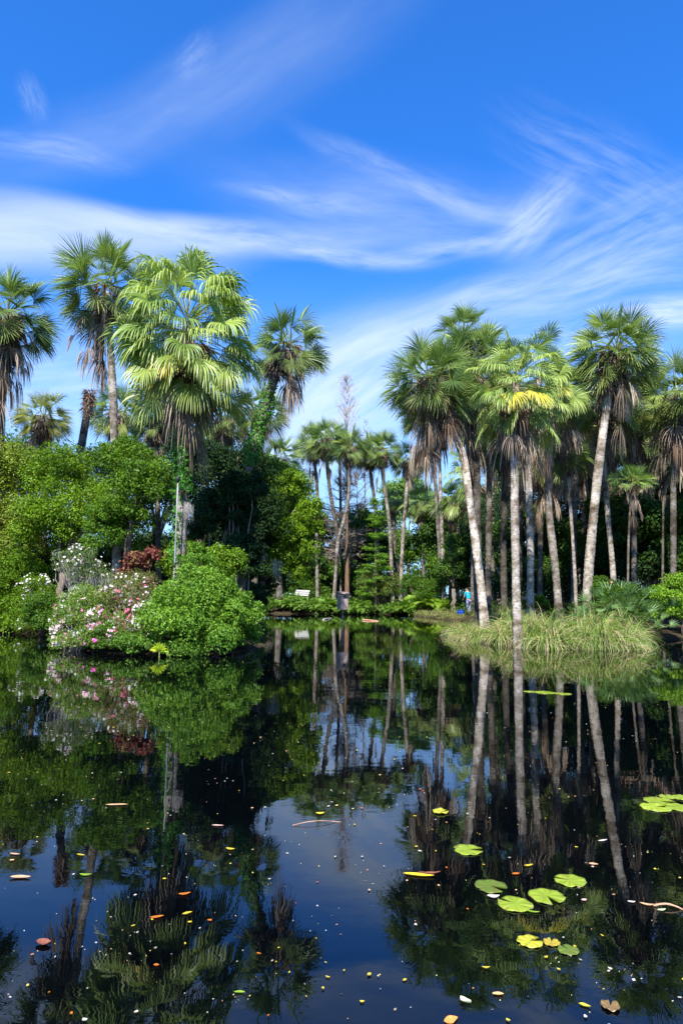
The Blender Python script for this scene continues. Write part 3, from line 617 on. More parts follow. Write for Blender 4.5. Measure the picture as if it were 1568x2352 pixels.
bush('azalea', 'azalea bush with dense white and red pink flowers in the middle of the front bank', 'bush',
     [B(310, 1370, 72, 62, 18.4), B(345, 1420, 62, 58, 18.0), B(270, 1400, 50, 55, 18.1), B(300, 1455, 70, 34, 17.6)], 20000, .055, .022, (.06, .07, .03), (.17, .20, .06), 124, stems=90, trunk_w=.03, part='branches', wood=(.38, .26, .24),
     flowers=[('white_blossoms', .5, 700, .036, *WHITE), ('pink_blossoms', .35, 260, .04, (.65, .06, .18), (.8, .3, .4))])
bush('azalea', 'small magenta flowering azalea low over the water', 'bush', [B(250, 1455, 44, 26, 17.5), B(225, 1474, 44, 20, 17.4)], 8000, .06, .025, (.04, .09, .012), (.11, .19, .03), 125, stems=20, trunk_w=.03, part='branches',
     flowers=[('magenta_blossoms', .4, 80, .04, (.80, .04, .40), (.85, .25, .55))])
bush('azalea', 'tall half bare azalea with white flowers at the top behind the front bushes', 'bush', [B(175, 1290, 62, 38, 20), B(215, 1330, 58, 34, 19.8)], 7000, .06, .026, (.05, .09, .03), (.12, .17, .06), 126, stems=70, trunk_w=.035,
     part='branches', wood=(.5, .47, .45), flowers=[('white_blossoms', .5, 190, .036, (.6, .48, .50), (.85, .76, .76))])
bush('azalea', 'white flowering azalea at the left edge of the front bushes', 'bush', [B(85, 1350, 50, 30, 24.3), B(85, 1390, 55, 40, 24.8), B(90, 1432, 60, 24, 24.4)], 12000, .06, .026, *LIME, 127, stems=30, trunk_w=.03, part='branches',
     flowers=[('white_blossoms', .5, 260, .04, *WHITE)])
bush('shrub', 'dark red leaved shrub above the flowering azaleas', 'bush', [B(315, 1290, 27, 20, 19), B(350, 1275, 22, 16, 19.1), B(290, 1318, 22, 14, 18.9)], 1300, .12, .06, (.10, .022, .018), (.26, .08, .06), 128, stems=30, trunk_w=.03,
     part='branches', wood=(.2, .12, .1), sub=.5, hue2=(.13, .13, .04))
bush('shrub', 'yellow green waterside bush at the left edge of the photo', 'bush', [B(20, 1320, 95, 70, 26), B(50, 1400, 85, 45, 25.8), B(-40, 1380, 90, 80, 26), B(30, 1430, 90, 25, 25.6)], 36000, .09, .04, *LIME, 129, stems=30, trunk_w=.05, part='branches')
bush('shrub', 'low dark green bush between the left edge and the white azalea', 'bush', [B(105, 1400, 55, 42, 23.5), B(115, 1430, 40, 25, 22.5)], 12000, .085, .04, *MID, 130, stems=20, trunk_w=.04, part='branches')
bush('shrub', 'low leafy plants at the waterline in front of the bright green bush', 'ground plants', [B(330, 1480, 60, 22, 17.1), B(420, 1492, 60, 18, 17.0), B(290, 1470, 40, 20, 17.3)], 7000, .08, .035, (.04, .10, .012), (.11, .2, .03), 131,
     stems=15, trunk_w=.02, part='branches')

# ------------------------------------------------------------------ far centre vegetation
tree('far bushy tree behind the crossing palm trunks', [B(700, 1270, 60, 70, 64), B(745, 1330, 60, 50, 63)], 9000, .28, OLI, 141)
tree('feathery spring green tree far behind the centre palms', [B(905, 1150, 48, 50, 78), B(945, 1130, 40, 44, 78), B(960, 1170, 50, 60, 77)], 9000, .30, ((.07, .14, .03), (.15, .24, .06)), 142)
tree('far dark green tree right of the cypress sapling', [B(970, 1260, 60, 60, 60), B(1000, 1310, 50, 50, 58)], 11000, .24, MID, 143)
tree('far green tree at the left of the centre opening', [B(650, 1150, 50, 60, 66), B(620, 1220, 60, 80, 64)], 9000, .28, MID, 144)
tree('far round dark tree behind the twin thin trunks', [B(1040, 1200, 80, 70, 58), B(1060, 1280, 70, 70, 56)], 13000, .24, MID, 145)
tree('small leafy tree between the twin trunks and the people', [B(1035, 1310, 32, 42, 50), B(1045, 1260, 34, 40, 50)], 8000, .16, ((.03, .07, .012), (.09, .16, .03)), 146)
tree('far tree low behind the bird box', [B(800, 1290, 60, 60, 66), B(860, 1280, 60, 60, 67)], 11000, .28, ((.03, .055, .018), (.08, .11, .035)), 147)
bush('shrub', 'olive rounded bush on the far shore right of the bird box', 'bush', [B(860, 1350, 46, 42, 57.5), B(895, 1345, 34, 34, 57.5)], 11000, .15, .07, (.045, .07, .018), (.12, .16, .04), 148, stems=20, trunk_w=.05, part='branches')
bush('shrub', 'mid green bush on the far shore behind the ferns', 'bush', [B(940, 1350, 44, 34, 57.5), B(985, 1355, 40, 30, 55)], 8000, .15, .07, *MID, 149, stems=12, trunk_w=.05, part='branches')
bush('shrub', 'dark bush on the far shore behind the pale board', 'bush', [B(665, 1350, 50, 34, 60), B(720, 1360, 40, 26, 60)], 8000, .17, .08, *MID, 150, stems=12, trunk_w=.05, part='branches')
def cypress():
    rng = np.random.default_rng(61); D = 56.8; top = P(862, 1135, D); base = P(862, 1400, D); base[2] = .3
    root = empty('cypress_sapling', base, 'bright spring green feathery cypress sapling on the far shore', 'tree')
    mb = MB(); H = top[2] - base[2]; tube(mb, np.array([base + (top - base) * t for t in np.linspace(0, 1, 8)]), .09 * np.linspace(1.2, .12, 8), 6, np.array([.35, .28, .22]), .03, rng)
    n = 70; h = rng.uniform(.12, .97, n); az = rng.uniform(0, 6.28, n); L = 1.75 * (1 - h) ** .7 * rng.uniform(.6, 1.1, n) + .15
    m2 = MB(); pp = []
    for i in range(n):
        p0 = base + (top - base) * h[i]; d = np.array([math.cos(az[i]), math.sin(az[i]), .35])
        q = np.linspace(0, 1, 5)[:, None]; pts = p0 + d * L[i] * q; pts[:, 2] -= .25 * L[i] * q[:, 0] ** 2
        tube(mb, pts, .02 * np.linspace(1, .3, 5), 4, np.array([.3, .24, .18]))
        k = int(240 * L[i] / 1.5) + 30; u = rng.uniform(.1, 1, k); p = np.stack([np.interp(u, q[:, 0], pts[:, j]) for j in range(3)], -1) + rng.normal(size=(k, 3)) * np.array([.16, .16, .05]); pp.append(p)
    p = np.concatenate(pp); leaves(m2, p, np.tile([0, 0, 1.0], (len(p), 1)), .17, .06, mixc((.10, .22, .02), (.20, .38, .05), rng.uniform(0, 1, len(p))), rng, jit=.4)
    mb.build('trunk', M_WOOD, root, base); m2.build('crown', M_LEAF, root, base)
cypress()

def twigs(name, label, cat, D, top, base_y, wpx, seed, col, nb=70, up=.9, h0=.25, nt=26, shape=1.0, wk=1.0, tw=.10, leany=0):
    rng = np.random.default_rng(seed); t = P(*top, D); b = P(top[0] + leany, base_y, D); b[2] = ground_z(b[0], b[1])
    root = empty(name, b, label, cat); W_ = wpx * D / F / 2
    mb = MB(); tube(mb, np.array([b + (t - b) * q for q in np.linspace(0, 1, 10)]), tw * np.linspace(1.2, .08, 10) * D / 60, 6, np.array(col), .03, rng); mb.build('trunk', M_WOOD, root, b)
    mb = MB(); h = h0 + (1 - h0) * rng.uniform(0, 1, nb) ** .9; az = rng.uniform(0, 6.28, nb)
    prof = np.sin(np.clip((h - h0) / (1 - h0), .02, 1) ** shape * np.pi) ** .6 * .9 + .1
    L = W_ * prof * rng.uniform(.7, 1.1, nb); d = nrm(np.stack([np.cos(az), np.sin(az), np.full(nb, up)], -1))
    for i in range(nb):
        p0 = b + (t - b) * h[i]; q = np.linspace(0, 1, 5)[:, None]; pts = p0 + d[i] * L[i] * q / max(math.hypot(d[i][0], d[i][1]), .3)
        tube(mb, pts, .022 * wk * D / 60 * np.linspace(1.3, .3, 5), 4, np.array(col))
        u = rng.uniform(.15, 1, nt); p = p0 + (pts[-1] - p0) * u[:, None]
        strands(mb, p, d[i] + rng.normal(size=(nt, 3)) * .6, rng.uniform(.15, .5, nt) * W_, np.full(nt, .016 * wk * D / 60), rng.uniform(-.5, .4, nt), np.tile(col, (nt, 1)) * rng.uniform(.7, 1.2, (nt, 1)), 3, rng)
    mb.build('branches', M_WOOD, root, b)
twigs('bare_tree', 'tall bare cypress rising in the sky gap above the far palms', 'tree', 64, (797, 872), 1390, 66, 71, (.62, .56, .56), nb=120, up=1.5, h0=.42, nt=36, shape=.8, tw=.10, wk=.75)
twigs('bare_tree', 'grey twiggy bare tree behind the crossing palm trunks', 'tree', 61, (782, 1095), 1390, 120, 72, (.40, .35, .30), nb=90, up=.25, h0=.2, nt=40, shape=1.1, wk=1.3)
twigs('bare_tree', 'dark bare tree with spreading branches between the far palm trunks', 'tree', 66, (820, 1090), 1390, 110, 73, (.14, .12, .11), nb=36, up=.5, h0=.3, nt=16, wk=1.5)
twigs('bare_tree', 'slender faint bare tree right of the tall bare cypress', 'tree', 70, (838, 965), 1390, 36, 74, (.42, .38, .38), nb=50, up=1.3, h0=.5, nt=16, wk=.8)
twigs('bare_tree', 'leafless brown snag low in the shade left of the pale board', 'tree', 56.9, (600, 1310), 1400, 60, 75, (.30, .27, .25), nb=24, up=.3, h0=.1, nt=16, wk=1.2)
twigs('bare_tree', 'reddish thin trunk tree right of the crossing palm trunks', 'tree', 59, (797, 1110), 1390, 30, 76, (.24, .16, .11), nb=20, up=.4, h0=.5, nt=10, wk=1.0, tw=.22)

for a_ in [('far olive tree filling the gap left of the crossing trunks', [B(735, 1240, 50, 70, 67), B(705, 1300, 40, 50, 66)], 8000, .26, OLI, 151), ('far grey green tree between the crossing trunks and the cypress sapling', [B(820, 1215, 44, 60, 68), B(800, 1290, 50, 60, 68)], 8000, .26, OLI, 152),
          ('far light green tree behind the bent palm trunks', [B(890, 1230, 50, 70, 69), B(930, 1270, 50, 60, 69)], 8000, .26, ((.05, .10, .02), (.12, .20, .05)), 153)]: tree(*a_)
# ferns
def fern(p, R, n, colA, colB, seed, label, group=None, cat='fern', el=(25, 80), nl=12, lw=.16):
    rng = np.random.default_rng(seed); root = empty('fern', p, label, cat, group); mb = MB()
    az = rng.uniform(0, 6.28, n); e = np.radians(rng.uniform(*el, n)); L = R * rng.uniform(.7, 1.15, n)
    d = np.stack([np.cos(e) * np.cos(az), np.cos(e) * np.sin(az), np.sin(e)], -1); s = np.stack([-np.sin(az), np.cos(az), np.zeros(n)], -1)
    t = np.linspace(0, 1, nl + 1)
    pos = d[:, None] * (L[:, None] * t)[..., None] - np.array([0, 0, 1.0]) * (L[:, None] * .55 * t ** 2.2)[..., None] + np.asarray(p) + rng.normal(size=(n, 1, 3)) * np.array([.12, .12, 0]) * R
    c = mixc(colA, colB, rng.uniform(0, 1, n))
    for sg in (-1, 1):
        w = (L[:, None] * lw * np.sin(np.pi * np.clip(t[:-1] * .92 + .1, 0, 1)) + .01)[..., None]
        a = pos[:, :-1]; b = pos[:, 1:]; dirn = nrm(b - a); mid = a * .35 + b * .65
        tip = mid + sg * s[:, None] * w + dirn * w * .35
        v = np.stack([a, a * .6 + b * .4 + sg * s[:, None] * w * .45, tip, b * .75 + a * .25], 2).reshape(-1, 3)
        mb.add(v, np.arange(len(v)).reshape(-1, 4), np.repeat(c, nl * 4, 0))
    mb.build('foliage', M_LEAF, root, p)
FR = np.random.default_rng(5)
FERN = ((.08, .17, .02), (.20, .34, .05))
i = 0
for x, D, R in [(640, 57, 1.1), (664, 57, 1.2), (690, 56.9, 1.1), (712, 57.3, 1.3), (735, 57.2, 1.3), (752, 57.2, 1.4), (772, 57.4, 1.2), (812, 57.2, 1.3), (832, 57.0, 1.4), (905, 57, 1.2), (925, 56.9, 1.3)]:
    D -= .9; p = P(x, 1400, D); p[2] = max(ground_z(p[0], p[1]), 0); i += 1
    p[2] += .25; fern(p, R * 1.35, 44, *FERN, 200 + i, 'arching green fern on the far shore ' + ['left of the pale bench', 'under the left end of the pale bench', 'in front of the pale bench', 'just right of the pale bench', 'at the foot of the straight thin palm trunk', 'between the straight trunk and the crossing trunks', 'left of the bird box under the crossing trunks', 'just right of the bird box', 'second to the right of the bird box', 'left of the bright fern patch', 'touching the left side of the bright fern patch'][i - 1], 'ferns along the far shore')
for k, (x, D, R, lb) in enumerate([(945, 56.5, 2.3, 'bright yellow green fern clump at the left of the bright patch on the far shore'), (985, 55.6, 2.6, 'largest bright yellow green fern of the patch left of the people'),
                                   (966, 58, 2.6, 'tall bright fern at the back of the bright patch'), (1012, 54.6, 1.8, 'bright fern at the right of the bright patch')]):
    p = P(x, 1395, D); p[2] = .3 + (.7 if k == 2 else .2); fern(p, R, 60, (.13, .26, .02), (.28, .44, .05), 230 + k, lb)
for k, (x, y, D) in enumerate([(1140, 1395, 27.5), (1165, 1400, 27)]):
    p = P(x, y, D); p[2] = .35; fern(p, .75, 30, *FERN, 240 + k, ['fern left of the dark mossy trunk', 'fern right of the dark mossy trunk'][k])

# ------------------------------------------------------------------ right wood
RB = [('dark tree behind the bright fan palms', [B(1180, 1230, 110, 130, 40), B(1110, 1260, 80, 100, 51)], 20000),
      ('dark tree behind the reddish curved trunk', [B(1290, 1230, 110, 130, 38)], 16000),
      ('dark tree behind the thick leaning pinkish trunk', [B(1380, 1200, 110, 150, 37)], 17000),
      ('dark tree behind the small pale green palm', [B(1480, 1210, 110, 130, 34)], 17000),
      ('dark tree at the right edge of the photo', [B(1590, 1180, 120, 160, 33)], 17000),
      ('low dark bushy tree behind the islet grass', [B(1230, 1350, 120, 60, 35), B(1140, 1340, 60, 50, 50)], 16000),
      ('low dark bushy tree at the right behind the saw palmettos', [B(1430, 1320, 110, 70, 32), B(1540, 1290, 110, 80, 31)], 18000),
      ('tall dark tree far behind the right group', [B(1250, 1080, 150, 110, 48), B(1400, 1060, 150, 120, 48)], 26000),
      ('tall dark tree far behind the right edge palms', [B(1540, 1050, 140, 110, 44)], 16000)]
for k, (lb, bl, n) in enumerate(RB): tree(lb, bl, n, .15, SHADE, 160 + k, tw=.2)
for k, (px, py, D, rx, ry, cs, lb) in enumerate([(1420, 1375, 25, 62, 36, MID, 'dark leafy bush behind the saw palmettos'), (1522, 1395, 24.6, 66, 50, ((.06, .13, .01), (.16, .27, .02)), 'bright leafy bush at the right edge by the water'),
        (1580, 1370, 26.4, 66, 60, ((.06, .13, .01), (.16, .27, .02)), 'bright leafy bush cut by the right edge'), (1230, 1385, 26, 30, 16, MID, 'low bush with pinkish flowers between the trunks on the islet'), (1385, 1350, 26, 34, 26, MID, 'bush with small reddish flowers beside the pinkish trunk')]):
    fl = [('pink_blossoms', .5, 40, .05, (.75, .2, .25), (.8, .4, .4))] if 'flowers' in lb else None
    bush('shrub', lb, 'bush', [B(px, py, rx, ry, D)], 11000, .10, .045, *cs, 180 + k, stems=14, trunk_w=.04, part='branches', flowers=fl)

for k, (px, py, D, rx, ry, n, lb) in enumerate([(555, 1150, 21.5, 62, 80, 12000, 'shade-dark shrub hiding the foot of the ivy covered leaning trunk'), (500, 1200, 21.8, 75, 90, 13000, 'shaded shrub rising behind the leafy green bush at the pole'),
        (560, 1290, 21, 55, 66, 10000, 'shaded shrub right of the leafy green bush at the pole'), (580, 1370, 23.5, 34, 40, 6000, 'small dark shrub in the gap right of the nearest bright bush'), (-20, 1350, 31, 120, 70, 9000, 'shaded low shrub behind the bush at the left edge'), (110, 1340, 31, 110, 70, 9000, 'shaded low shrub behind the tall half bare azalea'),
        (250, 1330, 28, 110, 75, 10000, 'shaded low shrub behind the red leaved one'), (390, 1300, 30, 110, 100, 12000, 'shade-dark shrub behind the foot of the huge fan palm'), (500, 1260, 32, 100, 130, 14000, 'shade-dark shrub right of the foot of the huge fan palm'),
        (570, 1300, 36, 80, 110, 12000, 'shade-dark shrub in the dark gap at the end of the left bank'), (640, 1330, 60, 50, 60, 8000, 'dark shrub under the sunlit leaning tree'), (650, 1190, 62, 70, 130, 10000, 'dark tall shrub behind the sunlit leaning tree'),
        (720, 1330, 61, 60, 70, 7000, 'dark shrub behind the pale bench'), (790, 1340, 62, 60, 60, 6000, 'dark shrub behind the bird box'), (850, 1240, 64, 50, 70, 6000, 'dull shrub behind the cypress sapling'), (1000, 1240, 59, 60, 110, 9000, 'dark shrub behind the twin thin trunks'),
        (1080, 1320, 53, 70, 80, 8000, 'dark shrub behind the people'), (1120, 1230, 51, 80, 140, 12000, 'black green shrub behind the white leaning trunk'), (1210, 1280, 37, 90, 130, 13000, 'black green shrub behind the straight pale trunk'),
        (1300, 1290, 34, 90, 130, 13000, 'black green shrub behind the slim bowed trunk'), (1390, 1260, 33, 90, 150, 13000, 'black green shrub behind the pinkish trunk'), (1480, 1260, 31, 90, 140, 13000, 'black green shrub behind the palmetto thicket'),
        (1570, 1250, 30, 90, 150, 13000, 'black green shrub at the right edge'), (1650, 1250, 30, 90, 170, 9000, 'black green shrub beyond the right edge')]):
    bush('shrub', lb, 'bush', [B(px, py, rx, ry, D)], n, .0048 * D, .0024 * D, *((((.018, .045, .008), (.06, .12, .018))) if k > 10 else ((.010, .026, .008), (.032, .07, .018))), 700 + k, stems=5, trunk_w=.08, part='branches', nsub=34)  # earlier shrubs in the list carry deep shade in their leaf colour
# saw palmettos
for k, (x, y, D, R) in enumerate([(1392, 1372, 24.4, 52), (1425, 1365, 24.8, 56), (1462, 1368, 24.5, 56), (1500, 1385, 24.8, 50), (1440, 1395, 23.6, 48), (1545, 1372, 26, 52), (1480, 1410, 23.9, 40), (1335, 1392, 22.2, 34)]):
    rng = np.random.default_rng(300 + k); p = P(x, y + 18, D); p[2] = max(p[2] - .2, .25); base = p.copy(); r = R * D / F
    root = empty('saw_palmetto', base, ['blue green saw palmetto next to the pinkish trunk', 'saw palmetto with the highest fans behind the islet grass', 'saw palmetto in the middle of the palmetto thicket', 'saw palmetto at the right of the palmetto thicket',
        'low saw palmetto in front of the thicket, over the grass', 'saw palmetto near the right edge under the dark wood', 'small dark saw palmetto close to the water at the right', 'small spiky young palm at the foot of the pinkish trunk'][k], 'palmetto')
    n = 24; az, el = live_angles(n, rng, 85, 5); mb = MB()
    fans(mb, p + rng.normal(size=(n, 3)) * np.array([.25, .25, .02]), az, el, r * rng.uniform(.6, 1, n), r * rng.uniform(.45, .6, n), np.full(n, .12), rng.uniform(.1, .5, n), np.full(n, 1.7),
         mixc((.055, .13, .035), (.15, .25, .07), rng.uniform(0, 1, n)), rng, 22, .35, 3, .4, .5, (.2, .25, .08), .5)
    mb.build('crown', M_PALM, root, base)
# small yellow green palm seedling at the waterline, left
rng = np.random.default_rng(330); p = G(366, 1512); p[2] = .02
root = empty('palm_seedling', p, 'little yellow green palm seedling standing in the water by the left bank', 'palm seedling')
mb = MB(); n = 6; fans(mb, p + np.array([0, 0, .12]), np.linspace(3.6, 5.9, n), np.radians([30, 55, 80, 70, 45, 20]), np.full(n, .07), np.full(n, .19), np.full(n, .1), np.full(n, 1.0), np.full(n, 1.3),
     mixc((.30, .45, .02), (.55, .62, .05), rng.uniform(0, 1, n)), rng, 12, .1, 4, .5, .4, (.4, .45, .08), .3, petw=.004); mb.build('crown', M_PALM, root, p)
mb = MB(); tube(mb, [p + [0, 0, -.1], p + [0, 0, .13]], [.02, .012], 6, (.3, .35, .1)); mb.build('stem', M_PALM, root, p)

# ------------------------------------------------------------------ grass of the islet
def tussocks(cs, name, label, nb, colA, colB, colC, seed, hh=(.5, 1.0), w=.013, kind='stuff'):
    rng = np.random.default_rng(seed); mb = MB()
    for (x, y, s, out) in cs:
        z = max(ground_z(x, y), .0); n = int(nb * s); az = rng.uniform(0, 6.28, n); e = np.radians(rng.uniform(24, 86, n))
        d = np.stack([np.cos(e) * np.cos(az), np.cos(e) * np.sin(az), np.sin(e)], -1) + np.array([out[0], out[1], 0]) * .35
        p = np.array([x, y, z]) + np.stack([rng.normal(size=n) * .13 * s, rng.normal(size=n) * .13 * s, np.zeros(n)], -1)
        t = rng.uniform(0, 1, n); c = mixc(colA, colB, t); dry = rng.uniform(size=n) < .33; c[dry] = np.asarray(colC) * rng.uniform(.6, 1.1, (dry.sum(), 1))
        strands(mb, p, d, rng.uniform(*hh, n) * s, np.full(n, w), rng.uniform(1.0, 4.0, n), c, 6, rng)
    o = mb.build(name, M_LEAF); tag(o, label, None, None, kind)
rng = np.random.default_rng(77); cs = []
rp = np.array(RIGHT)
while len(cs) < 84:
    x, y = rng.uniform(4, 11.2), rng.uniform(20, 28.5)
    s = float(sdist(np.array([x]), np.array([y]), RIGHT)[0])
    if 0.05 < s < 1.9 and x / y < .42: cs.append((x, y, rng.uniform(.6, 1.02) * (1.0 if s < .7 else .75) * (.55 if x < 5.7 and y > 22 else 1), (0 if s > 1 else (-1 if x < 5.2 else (1 if x > 9.8 else 0)), -1 if s < 1 else 0)))
tussocks(cs, 'grass', 'arching straw and green grass covering the islet', 340, (.06, .15, .02), (.30, .42, .09), (.60, .48, .28), 78, (1.2, 2.1), .022)
cs = []
while len(cs) < 60:
    x, y = rng.uniform(5, 9.5), rng.uniform(43, 57); s = land(np.array([x]), np.array([y]))[0]
    if .02 < s < .4: cs.append((x, y, rng.uniform(.9, 1.2), (0, -1)))
tussocks(cs, 'grass', 'tufts of grass along the far bank near the people', 90, (.10, .16, .03), (.22, .28, .07), (.4, .32, .18), 79, (.3, .6), .03)
def cover(cs, label, n, ln, cA, cB, seed):
    rng = np.random.default_rng(seed); bl = [(np.array([x, y, max(ground_z(x, y), 0) + h]), (r, r, h + .08)) for x, y, r, h in cs]
    p, nn, cc, idv = cloud_pts(bl, n, rng, .4, 14, .6, .3); k = p[:, 2] > .02; mb = MB()
    leaves(mb, p[k], nn[k], ln, ln * .6, mixc(cA, cB, rng.uniform(0, 1, k.sum())), rng); tag(mb.build('ground_cover', M_LEAF), label, None, None, 'stuff')
g1 = [G(x, y) for x, y in [(1160, 1470), (1225, 1478), (1245, 1465), (1400, 1470), (1130, 1465)]]
cover([(g[0], g[1] + .35, .38, .16) for g in g1], 'bright leafy plants at the water edge of the islet', 5200, .05, (.07, .19, .02), (.16, .32, .04), 81)
rng = np.random.default_rng(82); cs = []
while len(cs) < 70:
    x, y = rng.uniform(-22, -1.8), rng.uniform(17, 34); s = float(sdist(np.array([x]), np.array([y]), LEFT)[0])
    if .1 < s < 2: cs.append((x, y, rng.uniform(.35, .7), rng.uniform(.15, .35)))
cover(cs, 'low plants covering the left bank', 30000, .08, *MID, 83)
cs = [(rng.uniform(-16, 16), rng.uniform(55.2, 59.5), rng.uniform(.8, 1.4), rng.uniform(.3, .7)) for _ in range(150)]
cover(cs, 'low plants covering the far shore', 46000, .17, (.04, .10, .012), (.15, .27, .03), 84)
cs = [(x, y, rng.uniform(.6, 1.2), rng.uniform(.3, .6)) for x, y in zip(rng.uniform(7, 30, 90), rng.uniform(27, 46, 90)) if float(sdist(np.array([x]), np.array([y]), RIGHT)[0]) > .5]
cover(cs, 'low plants on the floor of the right wood', 24000, .14, *MID, 85)
# far off wood closing the view
rng = np.random.default_rng(90); bl = []
for x in np.arange(-75, 76, 4.5):
    if -14 < x < 12: h = rng.uniform(3.5, 5.2)
    else: h = rng.uniform(7.5, 11)
    y = 76 + rng.uniform(-3, 5) if abs(x) < 40 else 66 + rng.uniform(-4, 4)
    bl.append((np.array([x, y, h * .55]), (3.4, 2.6, h * .55)))
for x in np.arange(-75, 76, 4.0): bl.append((np.array([x, 64 + (6 if abs(x) < 14 else 0) + rng.uniform(-1, 1), 1.6]), (3.2, 1.6, 1.9)))
p, nn, cc, idv = cloud_pts(bl, 110000, rng, .35, 20, .8, .25); mb = MB(); k = p[:, 2] > 0
t = np.clip(.5 + .3 * idv[k] + rng.normal(size=k.sum()) * .15, 0, 1)
leaves(mb, p[k], nn[k], .42, .24, mixc((.015, .035, .010), (.06, .10, .025), t), rng)
tag(mb.build('distant_woods', M_LEAF), 'distant woods closing the view behind the far shore', None, None, 'stuff')

# ------------------------------------------------------------------ ivy, moss
def ivy(label, pts, D, rad, n, seed, hang=0):
    rng = np.random.default_rng(seed); P_ = np.array([P(x, y, D) for x, y in pts]); u = rng.uniform(0, 1, n) ** .8 * (len(P_) - 1); f = np.floor(u).astype(int).clip(0, len(P_) - 2); w = (u - f)[:, None]
    c = P_[f] * (1 - w) + P_[f + 1] * w; an = rng.uniform(0, 6.28, n); o = np.stack([np.cos(an), np.sin(an), np.zeros(n)], -1)
    p = c + o * rad * (1 + .5 * rng.uniform(0, 1, (n, 1)) + .25 * np.sin(c[:, 2:3] * 5)); mb = MB()
    leaves(mb, p, o, .10, .08, mixc((.03, .12, .01), (.10, .27, .03), rng.uniform(0, 1, n)), rng, .8, .4, .1)
    tag(mb.build('ivy', M_LEAF), label, 'ivy')
ivy('green ivy on the trunk under the skirt of the huge fan palm', [(424, 990), (422, 1060), (420, 1130)], 18.5, .2, 1300, 91)
ivy('thin trail of ivy beside the pole on the huge fan palm trunk', [(412, 1130), (408, 1200), (404, 1290)], 18.4, .10, 360, 92)
ivy('green ivy wrapping the leaning sabal trunk right of the huge fan palm', [(624, 880), (606, 950), (586, 1015), (574, 1070)], 23, .19, 1500, 93)
def moss(label, x, y, D, w, L, n, seed, col=(.42, .42, .38)):
    rng = np.random.default_rng(seed); c = P(x, y, D); mb = MB(); k = D / F
    p = c + np.stack([rng.normal(size=n) * w * k * .4, rng.normal(size=n) * w * k * .25, rng.uniform(-.5, .5, n) * L * k * .35], -1)
    strands(mb, p, np.stack([rng.normal(size=n) * .15, rng.normal(size=n) * .15, np.full(n, -1.0)], -1), rng.uniform(.3, 1, n) * L * k, np.full(n, .007 * D / 20), np.full(n, .5), np.asarray(col) * rng.uniform(.6, 1.15, (n, 1)), 4, rng)
    tag(mb.build('spanish_moss', M_MOSS), label, 'moss')
moss('grey moss hanging under the white flowering azalea top', 168, 1305, 19.7, 34, 50, 110, 401)
moss('pale moss draped between the white azaleas', 235, 1325, 19.4, 42, 42, 90, 402)
moss('grey moss on the ivy clad trunk beside the pole', 432, 1160, 18.2, 12, 46, 110, 403, (.5, .46, .42))
moss('moss curtain hanging in the shade at the right end of the left bank', 600, 1270, 25.5, 22, 60, 60, 404, (.24, .21, .18))
moss('short moss tuft hanging below the sunlit leaning tree', 633, 1290, 25.3, 16, 50, 90, 405, (.4, .36, .32))
moss('moss trailing at the water edge in the dark gap', 598, 1350, 25.4, 10, 50, 60, 406, (.42, .38, .34))

# ------------------------------------------------------------------ pole, bird box, board, log
def boxmesh(name, size, loc, mat, parent, rot=(0, 0, 0), bev=.006, prt=None):
    bm = bmesh.new(); bmesh.ops.create_cube(bm, size=1)
    for v in bm.verts: v.co = Vector((v.co.x * size[0], v.co.y * size[1], v.co.z * size[2]))
    if bev: bmesh.ops.bevel(bm, geom=bm.edges[:], offset=bev, segments=1, affect='EDGES')
    me = bpy.data.meshes.new(name); bm.to_mesh(me); bm.free(); me.materials.append(mat)
    o = bpy.data.objects.new(name, me); COL.objects.link(o); o.parent = parent; o.location = loc; o.rotation_euler = rot
    return o
def pole():
    D = 18.0; t = P(408, 1108, D); b = P(410, 1345, D); b[0] = t[0] + .01; b[2] = .2
    root = empty('pole', b, 'thin grey metal pole with a dark cap beside the ivy clad palm trunk', 'pole')
    mb = MB(); tube(mb, [b + [0, 0, z] for z in np.linspace(-.1, t[2] - b[2], 6)], [.019] * 6, 10, (1, 1, 1)); mb.build('shaft', M_PIPE, root, b, True)
    m = flat_mat('black_cap', (.03, .03, .035), .4)
    mb = MB(); tube(mb, [t + [0, 0, -.02], t + [0, 0, .03], t + [0, 0, .05], t + [0, 0, .13], t + [0, 0, .16]], [.025, .03, .05, .055, .025], 12, (1, 1, 1)); mb.build('cap', m, root, b)
    mb = MB(); tube(mb, [b + [0, 0, 2.0], b + [0, 0, 2.12]], [.03, .03], 10, (1, 1, 1)); mb.build('collar', m, root, b)
pole()
